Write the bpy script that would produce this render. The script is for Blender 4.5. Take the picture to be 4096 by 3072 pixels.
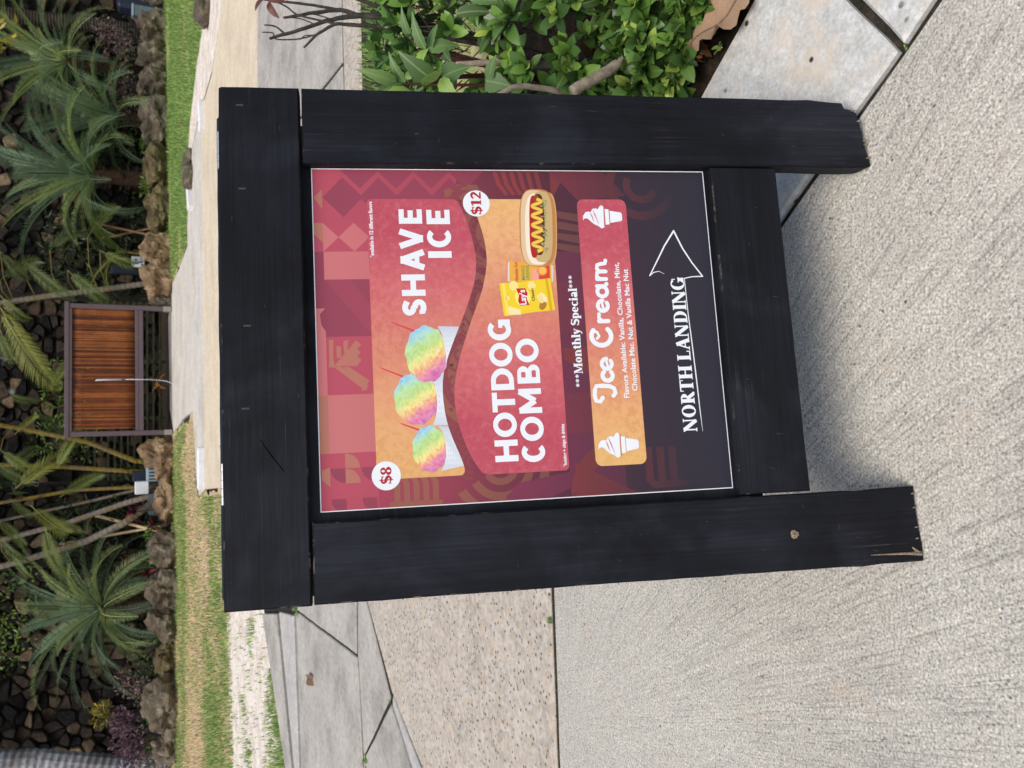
import bpy, bmesh, math, random
from mathutils import Vector, Matrix, noise

# ------------------------------------------------------------------ camera, sky, sun, exposure
scene = bpy.context.scene
for o in list(bpy.data.objects):
    bpy.data.objects.remove(o, do_unlink=True)
COL = scene.collection
R = math.radians

EYE = 1.338
PITCH = R(26.3)
cam_data = bpy.data.cameras.new('camera')
cam = bpy.data.objects.new('camera', cam_data)
COL.objects.link(cam)
cam_data.sensor_fit = 'HORIZONTAL'
cam_data.sensor_width = 36.0
cam_data.lens = 36.0 * 3400 / 4096
cam_data.clip_start = 0.05
cam_data.clip_end = 600
cam_data.dof.use_dof = True
cam_data.dof.focus_distance = 1.33
cam_data.dof.aperture_fstop = 13
# the phone was held on its side: the picture's left is up in the place
sp, cp = math.sin(PITCH), math.cos(PITCH)
cam.matrix_world = Matrix(((0, 1, 0, 0), (-sp, 0, -cp, 0), (-cp, 0, sp, EYE), (0, 0, 0, 1)))
scene.camera = cam

SUN_EL, SUN_AZ = R(63), R(205)          # azimuth clockwise from +Y
world = bpy.data.worlds.new('World')
scene.world = world
world.use_nodes = True
wn = world.node_tree
bg = wn.nodes['Background']
sky = wn.nodes.new('ShaderNodeTexSky')
sky.sky_type = 'NISHITA'
sky.sun_disc = False
sky.sun_elevation = SUN_EL
sky.sun_rotation = SUN_AZ
sky.dust_density = 3.2
sky.air_density = 1.0
sky.ozone_density = 1.0
wn.links.new(sky.outputs[0], bg.inputs[0])
bg.inputs[1].default_value = 0.12

sun_data = bpy.data.lights.new('sun', 'SUN')
sun = bpy.data.objects.new('sun', sun_data)
COL.objects.link(sun)
sun_data.energy = 1.5
sun_data.angle = R(35)
sun_data.color = (1.0, 0.955, 0.885)
sd = Vector((math.sin(SUN_AZ) * math.cos(SUN_EL), math.cos(SUN_AZ) * math.cos(SUN_EL), math.sin(SUN_EL)))
sun.rotation_euler = sd.to_track_quat('Z', 'Y').to_euler()
sun.location = (0, 0, 20)

vs = scene.view_settings
vs.view_transform = 'Standard'
vs.look = 'None'
vs.exposure = 0.43
vs.gamma = 1.0
vs.use_curve_mapping = False

scene.cycles.max_bounces = 6
scene.cycles.diffuse_bounces = 3
scene.cycles.glossy_bounces = 2

# ------------------------------------------------------------------ helpers
def lin(c):
    return tuple(((v / 255) / 12.92 if v / 255 <= 0.04045 else (((v / 255) + 0.055) / 1.055) ** 2.4) for v in c)

class MB:
    """collects plain geometry; build() links it as one mesh object"""
    def __init__(s):
        s.v = []; s.f = []; s.c = []
    def add(s, vs_, fs, col=None):
        b = len(s.v)
        s.v.extend(vs_)
        for f in fs:
            s.f.append(tuple(b + i for i in f)); s.c.append(col)
    def box(s, x0, x1, y0, y1, z0, z1):
        s.add([(x0,y0,z0),(x1,y0,z0),(x1,y1,z0),(x0,y1,z0),(x0,y0,z1),(x1,y0,z1),(x1,y1,z1),(x0,y1,z1)],
              [(3,2,1,0),(4,5,6,7),(0,1,5,4),(1,2,6,5),(2,3,7,6),(3,0,4,7)])
    def tube(s, pts, rad, n=8, cap=True):
        pts = [Vector(p) for p in pts]
        rs = rad if isinstance(rad, (list, tuple)) else [rad] * len(pts)
        up = Vector((0.13, 0.27, 0.95))
        rings = []
        for i, p in enumerate(pts):
            t = (pts[min(i+1, len(pts)-1)] - pts[max(i-1, 0)])
            t = t.normalized() if t.length > 1e-9 else Vector((0,0,1))
            a = t.cross(up)
            if a.length < 0.05: a = t.cross(Vector((1,0,0)))
            a.normalize(); b = t.cross(a)
            rings.append([tuple(p + rs[i]*(a*math.cos(2*math.pi*k/n) + b*math.sin(2*math.pi*k/n))) for k in range(n)])
        base = len(s.v)
        for r in rings: s.v.extend(r)
        for i in range(len(rings)-1):
            for k in range(n):
                q = base + i*n
                s.f.append((q+k, q+(k+1)%n, q+n+(k+1)%n, q+n+k)); s.c.append(None)
        if cap:
            s.f.append(tuple(base + k for k in range(n))[::-1]); s.c.append(None)
            s.f.append(tuple(base + (len(rings)-1)*n + k for k in range(n))); s.c.append(None)
    def mesh(s, name, mat=None, smooth=False):
        m = bpy.data.meshes.new(name)
        m.from_pydata(s.v, [], s.f)
        if any(c is not None for c in s.c):
            at = m.color_attributes.new('Col', 'FLOAT_COLOR', 'CORNER')
            for p, c in zip(m.polygons, s.c):
                for k, li in enumerate(p.loop_indices):
                    cc = c[k] if (c is not None and isinstance(c[0], (tuple, list))) else (c or (1,1,1))
                    at.data[li].color = (cc[0], cc[1], cc[2], 1)
        if mat: m.materials.append(mat)
        if smooth:
            for p in m.polygons: p.use_smooth = True
        m.update()
        return m
    def build(s, name, mat=None, parent=None, smooth=False):
        return link(name, s.mesh(name, mat, smooth), parent)

def link(name, data, parent=None):
    o = bpy.data.objects.new(name, data)
    COL.objects.link(o)
    if parent: o.parent = parent
    return o

def tag(o, label=None, cat=None, group=None, kind=None):
    if label: o['label'] = label
    if cat: o['category'] = cat
    if group: o['group'] = group
    if kind: o['kind'] = kind
    return o

def empty(name, loc=(0,0,0), rot=(0,0,0)):
    o = bpy.data.objects.new(name, None)
    COL.objects.link(o)
    o.empty_display_size = 0.1
    o.location = loc; o.rotation_euler = rot
    return o

def inset(poly, d):
    """polygon (counter-clockwise) shrunk by d"""
    n = len(poly); out = []
    for i in range(n):
        p0 = Vector(poly[i-1]); p1 = Vector(poly[i]); p2 = Vector(poly[(i+1) % n])
        e1 = (p1-p0).normalized(); e2 = (p2-p1).normalized()
        n1 = Vector((-e1.y, e1.x)); n2 = Vector((-e2.y, e2.x))
        b = (n1+n2)
        k = d / max(0.3, (1 + n1.dot(n2)))
        out.append(tuple(p1 + b*k))
    return out

def area2(poly):
    return sum(poly[i-1][0]*poly[i][1]-poly[i][0]*poly[i-1][1] for i in range(len(poly)))

def refine(poly, step):
    out = []
    for i, p in enumerate(poly):
        q = poly[(i+1) % len(poly)]
        L = math.hypot(q[0]-p[0], q[1]-p[1]); n = max(1, min(60, int(L/step)))
        for k in range(n): out.append((p[0]+(q[0]-p[0])*k/n, p[1]+(q[1]-p[1])*k/n))
    return out

def slab(name, poly, z0, z1, mat, parent=None, gap=0.006, wob=0.0, step=0.08, bev=0.006):
    """a cast slab with a chamfered, slightly uneven edge"""
    if area2(poly) < 0: poly = poly[::-1]
    pl = inset(poly, gap)
    if wob:
        pl = refine(pl, step)
        pl = [(x + wob*noise.noise((x*7, y*7, 1.3)), y + wob*noise.noise((x*7, y*7, 9.1))) for x, y in pl]
    top = inset(pl, bev) if bev else pl
    bm = bmesh.new()
    vb = [bm.verts.new((x, y, z0)) for x, y in pl]
    vm = [bm.verts.new((x, y, z1-bev)) for x, y in pl]
    vt = [bm.verts.new((x, y, z1)) for x, y in top]
    n = len(pl)
    for a, b in ((vb, vm), (vm, vt)):
        for i in range(n):
            bm.faces.new((a[i], a[(i+1)%n], b[(i+1)%n], b[i]))
    bm.faces.new(vt)
    m = bpy.data.meshes.new(name); bm.to_mesh(m); bm.free()
    m.materials.append(mat)
    return link(name, m, parent)

# ---- node material helper
class NM:
    def __init__(s, name, rough=0.7, spec=0.4):
        s.m = bpy.data.materials.new(name); s.m.use_nodes = True
        s.nt = s.m.node_tree; s.n = s.nt.nodes; s.b = s.n['Principled BSDF']
        s.b.inputs['Roughness'].default_value = rough
        s.b.inputs['Specular IOR Level'].default_value = spec
    def node(s, t, **kw):
        n = s.n.new(t)
        for k, v in kw.items():
            if hasattr(n, k): setattr(n, k, v)
        return n
    def l(s, a, b): s.nt.links.new(a, b)
    def coord(s, kind='Object', scale=(1,1,1), rot=(0,0,0), loc=(0,0,0)):
        if kind == 'World':
            tc = s.node('ShaderNodeNewGeometry').outputs['Position']
        else:
            tc = s.node('ShaderNodeTexCoord').outputs[kind]
        mp = s.node('ShaderNodeMapping')
        mp.inputs['Scale'].default_value = scale; mp.inputs['Rotation'].default_value = rot; mp.inputs['Location'].default_value = loc
        s.l(tc, mp.inputs[0]); return mp.outputs[0]
    def noise(s, vec, scale, detail=4, rough=0.55, dist=0.0, out='Fac'):
        n = s.node('ShaderNodeTexNoise')
        n.inputs['Scale'].default_value = scale; n.inputs['Detail'].default_value = detail
        n.inputs['Roughness'].default_value = rough; n.inputs['Distortion'].default_value = dist
        if vec: s.l(vec, n.inputs['Vector'])
        return n.outputs[out]
    def voro(s, vec, scale, feature='F1', out='Distance', rnd=1.0):
        n = s.node('ShaderNodeTexVoronoi'); n.feature = feature
        n.inputs['Scale'].default_value = scale; n.inputs['Randomness'].default_value = rnd
        if vec: s.l(vec, n.inputs['Vector'])
        return n.outputs[out]
    def ramp(s, fac, stops, interp='LINEAR'):
        n = s.node('ShaderNodeValToRGB'); n.color_ramp.interpolation = interp
        els = n.color_ramp.elements
        while len(els) < len(stops): els.new(0.5)
        for e, (p, c) in zip(els, stops):
            e.position = p
            e.color = (c, c, c, 1) if isinstance(c, (int, float)) else (c[0], c[1], c[2], 1)
        s.l(fac, n.inputs[0]); return n.outputs[0]
    def mix(s, fac, a, b, mode='MIX'):
        n = s.node('ShaderNodeMix'); n.data_type = 'RGBA'; n.blend_type = mode
        for sock, val in ((n.inputs[0], fac), (n.inputs[6], a), (n.inputs[7], b)):
            if isinstance(val, (int, float)): sock.default_value = val if sock == n.inputs[0] else (val, val, val, 1)
            elif isinstance(val, tuple): sock.default_value = (val[0], val[1], val[2], 1)
            else: s.l(val, sock)
        return n.outputs[2]
    def math(s, op, a, b=0.0):
        n = s.node('ShaderNodeMath'); n.operation = op
        for i, v in enumerate((a, b)):
            if isinstance(v, (int, float)): n.inputs[i].default_value = v
            else: s.l(v, n.inputs[i])
        return n.outputs[0]
    def color(s, c):
        if isinstance(c, tuple): s.b.inputs['Base Color'].default_value = (c[0], c[1], c[2], 1)
        else: s.l(c, s.b.inputs['Base Color'])
    def bump(s, h, strength=0.3, dist=0.01):
        n = s.node('ShaderNodeBump'); n.inputs['Strength'].default_value = strength; n.inputs['Distance'].default_value = dist
        s.l(h, n.inputs['Height']); s.l(n.outputs[0], s.b.inputs['Normal'])

def plain(name, c, rough=0.6, spec=0.4, metal=0.0, var=0.12, scale=40.0):
    k = NM(name, rough, spec)
    v = k.noise(k.coord(), scale, 3)
    k.color(k.ramp(v, [(0.25, tuple(x*(1-var) for x in c)), (0.75, tuple(min(1, x*(1+var)) for x in c))]))
    k.b.inputs['Metallic'].default_value = metal
    k.bump(v, 0.1, 0.002)
    return k.m

# ---- concrete
def concrete_broom():
    k = NM('broomed_concrete', 0.85, 0.25)
    w = k.coord('World')
    # broom strokes sweep out as a fan from one corner of the slab
    c = k.coord('World', loc=(1.05, -2.3, 0))
    sx = k.node('ShaderNodeSeparateXYZ'); k.l(c, sx.inputs[0])
    ang = k.math('ARCTAN2', sx.outputs[0], k.math('MULTIPLY', sx.outputs[1], -1.0))
    rr = k.node('ShaderNodeVectorMath'); rr.operation = 'LENGTH'; k.l(c, rr.inputs[0])
    def fan(f, g, det, dist):
        cb = k.node('ShaderNodeCombineXYZ')
        k.l(k.math('MULTIPLY', ang, f), cb.inputs[0]); k.l(k.math('MULTIPLY', rr.outputs['Value'], g), cb.inputs[1])
        return k.noise(cb.outputs[0], 1.0, det, 0.65, dist)
    lines = fan(230.0, 6.0, 3, 0.4); wide = fan(40.0, 2.2, 2, 0.5)
    grain = k.noise(w, 190, 3, 0.72)
    grain2 = k.noise(w, 55, 3, 0.65)
    big = k.noise(w, 1.3, 4, 0.6)
    mid = k.noise(w, 7, 4, 0.65)
    base = k.ramp(grain, [(0.30, lin((108, 105, 97))), (0.42, lin((166, 161, 150))), (0.56, lin((198, 193, 180))), (0.72, lin((235, 229, 215)))])
    base = k.mix(0.32, base, k.ramp(grain2, [(0.3, 0.55), (0.7, 1.35)]), 'MULTIPLY')
    base = k.mix(0.52, base, k.ramp(lines, [(0.34, 0.38), (0.44, 0.9), (0.6, 1.08), (0.72, 1.25)]), 'MULTIPLY')
    base = k.mix(0.2, base, k.ramp(wide, [(0.35, 0.75), (0.65, 1.2)]), 'MULTIPLY')
    base = k.mix(0.6, base, k.ramp(big, [(0.3, 0.76), (0.52, 1.0), (0.7, 1.10)]), 'MULTIPLY')
    base = k.mix(k.ramp(mid, [(0.60, 0.0), (0.76, 0.35)]), base, lin((206, 176, 146)))
    base = k.mix(k.ramp(mid, [(0.24, 0.4), (0.38, 0.0)]), base, lin((140, 136, 128)))
    # dark chips of aggregate and small pits
    vd = k.voro(w, 22)
    pit = k.ramp(vd, [(0.05, 0.85), (0.11, 0.0)])
    base = k.mix(k.math('MULTIPLY', pit, k.ramp(grain2, [(0.46, 0.0), (0.56, 1.0)])), base, lin((62, 62, 62)))
    vd2 = k.voro(w, 70)
    base = k.mix(k.math('MULTIPLY', k.ramp(vd2, [(0.12, 0.8), (0.24, 0.0)]), k.ramp(mid, [(0.4, 0), (0.6, 1)])), base, lin((96, 99, 104)))
    k.color(base)
    k.bump(k.mix(0.5, lines, grain), 0.4, 0.004)
    return k.m

def concrete_plain(name, c0, c1, stain=0.4, pits=0.0, speck=0.0, tan=None, scale=1.0, roughsc=30, grime=None):
    k = NM(name, 0.85, 0.25)
    w = k.coord('World')
    a = k.noise(w, roughsc*scale, 5, 0.7)
    b = k.noise(w, 3.2*scale, 5, 0.62)
    c = k.noise(w, 160*scale, 3, 0.7)
    base = k.ramp(a, [(0.3, c0), (0.7, c1)])
    base = k.mix(stain, base, k.ramp(b, [(0.3, 0.62), (0.5, 0.98), (0.72, 1.18)]), 'MULTIPLY')
    base = k.mix(0.35, base, k.ramp(c, [(0.3, 0.6), (0.7, 1.3)]), 'MULTIPLY')
    if tan: base = k.mix(k.ramp(k.noise(w, 14*scale, 4, 0.7, 0.5), [(0.5, 0.0), (0.66, 0.75)]), base, tan)
    if grime: base = k.mix(k.ramp(k.noise(w, 5*scale, 5, 0.7), [(0.55, 0.0), (0.75, 0.7)]), base, grime)
    if speck:
        v = k.voro(w, 24*scale)
        n = k.ramp(k.noise(w, 14*scale, 2), [(0.34, 0), (0.46, 1)])
        spk = k.math('MULTIPLY', k.ramp(v, [(0.16, speck), (0.30, 0.0)]), n)
        if speck > .5:
            v2 = k.voro(w, 30*scale, 'SMOOTH_F1')
            base = k.mix(k.ramp(v2, [(0.40, 0.0), (0.62, 0.38)]), base, lin((212, 207, 198)))
    if speck: base = k.mix(spk, base, lin((92, 92, 90)))
    h = a
    if pits:
        v = k.voro(w, 21)
        n = k.ramp(k.noise(w, 8, 2), [(0.47, 0), (0.56, 1)])
        p = k.math('MULTIPLY', k.ramp(v, [(0.10, 1.0), (0.17, 0.0)]), n)
        base = k.mix(k.math('MULTIPLY', p, pits), base, lin((58, 54, 48)))
        h = k.math('SUBTRACT', a, p)
    k.color(base)
    k.bump(h, 0.35, 0.005)
    return k.m

M = {}
M['broom'] = concrete_broom()
M['pink'] = concrete_plain('pink_aggregate_concrete', lin((162, 152, 137)), lin((192, 181, 165)), 0.6, 0, 1.0, lin((202, 178, 152)), 1.7)
M['walk'] = concrete_plain('grey_walk_concrete', lin((158, 153, 143)), lin((188, 182, 171)), 0.9, 0, 0.25, None, 0.8, 30, lin((128, 119, 106)))
M['tan'] = concrete_plain('tan_path_concrete', lin((200, 184, 158)), lin((224, 211, 186)), 0.5, 0, 0, lin((208, 182, 142)), 0.6)
M['pale'] = concrete_plain('pale_path_concrete', lin((188, 182, 172)), lin((216, 211, 201)), 0.6, 0, 0, lin((200, 182, 152)), 0.5, 30, lin((160, 156, 148)))
M['kerb'] = concrete_plain('pitted_kerb_concrete', lin((176, 175, 168)), lin((212, 211, 205)), 0.45, 1.0, 0, lin((206, 190, 170)), 0.7, 40)
M['kerb2'] = concrete_plain('kerb_apron_concrete', lin((170, 166, 158)), lin((198, 194, 186)), 0.5, 0, 0.2, None, 0.8)
M['white_stone'] = plain('white_painted_stone', (0.74, 0.74, 0.73), 0.7, 0.2, 0, 0.08, 20)

def soil(name, a, b, c, sc):
    k = NM(name, 0.95, 0.1)
    w = k.coord('World')
    n1 = k.noise(w, sc, 6, 0.7); n2 = k.noise(w, sc*7, 4, 0.7)
    base = k.ramp(n1, [(0.3, a), (0.5, b), (0.7, c)])
    base = k.mix(0.6, base, k.ramp(n2, [(0.3, 0.45), (0.7, 1.4)]), 'MULTIPLY')
    k.color(base); k.bump(n2, 0.6, 0.02); return k.m
M['soil'] = soil('dark_soil', (0.030, 0.023, 0.017), (0.055, 0.041, 0.030), (0.09, 0.068, 0.05), 6)
M['mulch'] = soil('leaf_mulch_soil', (0.018, 0.013, 0.010), (0.04, 0.028, 0.020), (0.085, 0.058, 0.04), 22)
M['sand'] = soil('sandy_verge_soil', lin((198, 182, 164)), lin((224, 212, 197)), lin((240, 232, 220)), 3.5)
M['joint'] = soil('joint_dirt', (0.022, 0.019, 0.015), (0.045, 0.039, 0.030), (0.085, 0.074, 0.055), 30)

def turf(name, sh):
    k = NM(name, 0.95, 0.1)
    w = k.coord('World')
    st = k.coord('World', scale=(0.5, 0.3, 1))
    n1 = k.noise(st, 1.5, 6, 0.75); n2 = k.noise(w, 26, 4, 0.7)
    base = k.ramp(n1, [(0.40+sh, lin((198, 172, 142))), (0.49+sh, lin((176, 166, 118))), (0.57+sh, lin((136, 156, 88))), (0.72+sh, lin((134, 164, 86)))])
    base = k.mix(0.6, base, k.ramp(n2, [(0.3, 0.5), (0.7, 1.35)]), 'MULTIPLY')
    k.color(base); k.bump(n2, 0.5, 0.02); return k.m
M['turf'] = turf('turf_soil', -.06)
M['turf_dry'] = turf('worn_turf_soil', .06)

# ---- wood
def black_wood(name, axis):
    k = NM(name, 0.5, 0.20)
    v = k.coord('Object', scale={'x': (1.2, 12, 30), 'z': (30, 12, 1.2)}[axis])
    v2 = k.coord('Object', scale={'x': (3.0, 20, 190), 'z': (190, 20, 3.0)}[axis])
    w = k.coord('Object')
    g1 = k.noise(v, 2.0, 4, 0.65, 0.8); g2 = k.noise(v2, 1.3, 3, 0.7, 0.3)
    patch = k.noise(w, 4.2, 4, 0.6, 0.6)
    base = k.ramp(patch, [(0.34, (0.0036, 0.0041, 0.0062)), (0.5, (0.0062, 0.0070, 0.0105)), (0.66, (0.0150, 0.0165, 0.0230))])
    base = k.mix(0.7, base, k.ramp(g1, [(0.3, 0.6), (0.7, 1.5)]), 'MULTIPLY')
    base = k.mix(0.45, base, k.ramp(g2, [(0.3, 0.5), (0.7, 1.6)]), 'MULTIPLY')
    # scuffed streaks along the grain where the paint has thinned
    sc_ = k.math('MULTIPLY', k.ramp(g2, [(0.58, 0.0), (0.70, 1.0)]), k.ramp(k.noise(w, 6.5, 4, 0.7), [(0.54, 0.0), (0.70, 0.6)]))
    base = k.mix(sc_, base, (0.080, 0.075, 0.072))
    k.color(base)
    k.l(k.ramp(patch, [(0.4, 0.70), (0.62, 0.46)]), k.b.inputs['Roughness'])
    k.bump(k.mix(0.5, g1, g2), 0.3, 0.003)
    return k.m
M['wood_x'] = black_wood('black_paint_wood_across', 'x')
M['wood_z'] = black_wood('black_paint_wood_along', 'z')
def worn_edge():
    k = NM('worn_black_edge', 0.7, 0.15)
    w = k.coord('Object'); a = k.noise(w, 26, 5, 0.75); b = k.noise(w, 4.0, 3)
    f = k.math('MULTIPLY', k.ramp(a, [(0.54, 0.0), (0.62, 1.0)]), k.ramp(b, [(0.42, 0.0), (0.6, 0.85)]))
    k.color(k.mix(f, (0.006, 0.0066, 0.009), (0.13, 0.11, 0.09))); return k.m
M['worn'] = worn_edge()
M['raw_wood'] = plain('raw_splintered_wood', lin((134, 118, 100)), 0.9, 0.1, 0, 0.6, 220)
M['zinc'] = plain('zinc_hinge_metal', (0.72, 0.74, 0.72), 0.32, 0.5, 0.85, 0.12, 120)
M['staple'] = plain('dull_staple_metal', (0.07, 0.06, 0.055), 0.6, 0.3, 0.3, 0.3, 300)

# ---- leaves, stems
def leafmat(name, c, var=0.45, rough=0.42, trans=0.25, spec=0.45, island=True, edge=None, hue=None):
    k = NM(name, rough, spec)
    if island: r = k.node('ShaderNodeNewGeometry').outputs['Random Per Island']
    else: r = k.node('ShaderNodeObjectInfo').outputs['Random']
    hi = hue or (c[0]*1.25+0.01, c[1]*1.15, c[2]*0.9)
    base = k.ramp(r, [(0.0, tuple(x*(1-var) for x in c)), (0.5, c), (1.0, tuple(min(1, x*(1+var)) for x in hi))])
    n = k.noise(k.coord(), 30, 3)
    base = k.mix(0.35, base, k.ramp(n, [(0.3, 0.7), (0.7, 1.25)]), 'MULTIPLY')
    if edge:
        so = k.node('ShaderNodeSeparateXYZ'); k.l(k.node('ShaderNodeTexCoord').outputs['Object'], so.inputs[0])
        ay = k.math('ABSOLUTE', so.outputs[1])
        base = k.mix(k.ramp(ay, [(0.008, 0.8), (0.03, 0.0)]), base, edge)
    k.color(base)
    k.b.inputs['Transmission Weight'].default_value = 0.0
    tr = k.node('ShaderNodeBsdfTranslucent'); k.l(base, tr.inputs[0])
    mx = k.node('ShaderNodeMixShader'); mx.inputs[0].default_value = trans
    k.l(k.b.outputs[0], mx.inputs[1]); k.l(tr.outputs[0], mx.inputs[2])
    k.l(mx.outputs[0], k.n['Material Output'].inputs[0])
    return k.m
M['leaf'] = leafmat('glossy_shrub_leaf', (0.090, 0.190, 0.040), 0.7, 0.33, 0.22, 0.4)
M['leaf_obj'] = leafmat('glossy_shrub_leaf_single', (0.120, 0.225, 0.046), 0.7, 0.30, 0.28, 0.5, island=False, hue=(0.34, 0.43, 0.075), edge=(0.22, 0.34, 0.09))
M['leaf_pale'] = leafmat('pale_variegated_leaf', (0.46, 0.50, 0.16), 0.3, 0.5, 0.3, island=False)
M['leaf_big'] = leafmat('broad_serrated_leaf', (0.14, 0.25, 0.075), 0.5, 0.5, 0.28, island=False, hue=(0.25, 0.37, 0.07), edge=(0.26, 0.36, 0.14))
M['leaf_dry'] = leafmat('dry_brown_leaf', lin((138, 112, 88)), 0.3, 0.8, 0.1, 0.15, island=False, hue=lin((158, 130, 104)), edge=lin((104, 80, 60)))
M['litter'] = leafmat('leaf_litter', lin((96, 68, 46)), 0.6, 0.85, 0.1, 0.1)
M['frond'] = leafmat('cycad_leaflet', (0.195, 0.290, 0.165), 0.4, 0.42, 0.3, 0.4, island=False, hue=(0.30, 0.36, 0.12))
M['frond_areca'] = leafmat('areca_leaflet', (0.15, 0.205, 0.050), 0.45, 0.45, 0.3, 0.35, island=False, hue=(0.20, 0.21, 0.04))
M['lime'] = leafmat('lime_vine_leaf', (0.13, 0.21, 0.04), 0.5, 0.5, 0.3)
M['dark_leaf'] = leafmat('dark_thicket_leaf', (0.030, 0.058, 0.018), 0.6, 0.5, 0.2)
M['purple'] = leafmat('purple_shrub_leaf', (0.125, 0.075, 0.11), 0.5, 0.5, 0.25)
M['pink_leaf'] = leafmat('pinkish_grey_leaf', (0.20, 0.14, 0.14), 0.5, 0.55, 0.2)
M['ti'] = leafmat('crimson_ti_leaf', (0.085, 0.012, 0.030), 0.5, 0.45, 0.25, island=False)
M['croton'] = leafmat('yellow_croton_leaf', (0.26, 0.23, 0.03), 0.6, 0.45, 0.25)
M['grass'] = leafmat('grass_blade', (0.22, 0.345, 0.095), 0.45, 0.6, 0.3, 0.25, hue=(0.36, 0.46, 0.15))
M['dry_grass'] = leafmat('dry_grass_blade', lin((206, 184, 152)), 0.35, 0.8, 0.2, 0.15)
M['twig'] = plain('grey_twig_bark', (0.085, 0.072, 0.060), 0.9, 0.1, 0, 0.5, 60)
M['bark'] = plain('mottled_branch_bark', lin((150, 138, 120)), 0.85, 0.15, 0, 0.45, 45)
M['red_stem'] = plain('dark_red_stem', (0.075, 0.022, 0.018), 0.5, 0.3, 0, 0.3, 50)

def trunkmat(name, a, b, ring, sc):
    k = NM(name, 0.85, 0.15)
    v = k.coord('Object', scale=(1, 1, 1))
    n = k.noise(v, 9, 5, 0.7); n2 = k.noise(v, 2.2, 3)
    base = k.ramp(n, [(0.3, a), (0.7, b)])
    base = k.mix(k.ramp(n2, [(0.45, 0), (0.65, 0.8)]), base, ring)
    k.color(base); k.bump(n, 0.5, 0.02); return k.m
M['palm_grey'] = trunkmat('grey_palm_trunk', lin((104, 104, 108)), lin((168, 170, 176)), lin((90, 86, 84)), 1)
M['palm_dark'] = trunkmat('brown_ringed_trunk', lin((62, 52, 46)), lin((104, 92, 84)), lin((52, 46, 42)), 1)
M['areca'] = trunkmat('areca_cane', lin((104, 92, 44)), lin((146, 124, 56)), lin((112, 104, 92)), 1)
M['areca_grey'] = trunkmat('old_areca_cane', lin((116, 106, 96)), lin((150, 140, 126)), lin((122, 108, 60)), 1)

def stonemat(name, island=False, tint=1.0):
    k = NM(name, 0.9, 0.2)
    r = k.node('ShaderNodeNewGeometry').outputs['Random Per Island'] if island else k.node('ShaderNodeObjectInfo').outputs['Random']
    base = k.ramp(r, [(0.0, lin((28, 27, 28))), (0.5, lin((50, 46, 44))), (0.76, lin((74, 64, 55))), (0.92, lin((116, 98, 79))), (1.0, lin((160, 137, 110)))])
    w = k.coord('World')
    n = k.noise(w, 6, 6, 0.78); n2 = k.noise(w, 28, 4, 0.7)
    base = k.mix(0.85, base, k.ramp(n, [(0.32, 0.3), (0.5, 0.9), (0.7, 1.7)]), 'MULTIPLY')
    base = k.mix(k.ramp(n2, [(0.6, 0.0), (0.8, 0.35)]), base, lin((120, 108, 90)))
    k.color(base); k.bump(k.mix(.5, n, n2), 1.0, 0.18); return k.m
M['lava'] = stonemat('lava_wall_stone')
M['lava_mass'] = stonemat('lava_wall_stone_mass', True)

def boulder(name, a, b, moss):
    k = NM(name, 0.92, 0.15)
    w = k.coord('Object')
    n = k.noise(w, 3.2, 7, 0.72, 0.6); n2 = k.noise(w, 16, 5, 0.7); n3 = k.noise(w, 1.4, 3)
    base = k.ramp(n, [(0.28, tuple(x*0.35 for x in a)), (0.5, a), (0.72, b)])
    base = k.mix(0.6, base, k.ramp(n2, [(0.3, 0.55), (0.7, 1.35)]), 'MULTIPLY')
    base = k.mix(k.ramp(n3, [(0.5, 0), (0.68, moss)]), base, (0.075, 0.085, 0.035))
    k.color(base); k.bump(n, 0.8, 0.06); return k.m
M['rock_tan'] = boulder('tan_boulder', lin((132, 110, 84)), lin((192, 166, 132)), 0.2)
M['rock_grey'] = boulder('grey_boulder', lin((100, 90, 76)), lin((162, 150, 130)), 0.3)
M['rock_moss'] = boulder('mossy_boulder', lin((104, 92, 66)), lin((158, 140, 104)), 0.6)
# ------------------------------------------------------------------ the ground
def sheet(name, poly, z, mat, parent=None, wob=0.0):
    if area2(poly) < 0: poly = poly[::-1]
    if wob: poly = [(x + wob*noise.noise((x*2.3, y*2.3, .4)) + wob*.6*noise.noise((x*7.1, y*7.1, 3.4)), y + wob*noise.noise((x*2.3, y*2.3, 8.4)) + wob*.6*noise.noise((x*7.1, y*7.1, 5.4))) for x, y in refine(poly, .12)]
    mb = MB(); mb.add([(x, y, z) for x, y in poly], [tuple(range(len(poly)))])
    return mb.build(name, mat, parent)

ground = sheet('ground', [(-250, -250), (250, -250), (250, 300), (-250, 300)], -0.05, M['soil'])
tag(ground, kind='structure')

pavement = empty('pavement', (0, 0, 0)); tag(pavement, kind='structure')
bed_dirt = sheet('joint_bed', [(-7, -3), (4.3, -3), (2.2, 0.2), (1.2, 1.05), (0.2, 2.2), (0.2, 4.2), (10, 4.6), (10, 9.4), (-7, 9.4)], -0.011, M['joint'], pavement)

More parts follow.
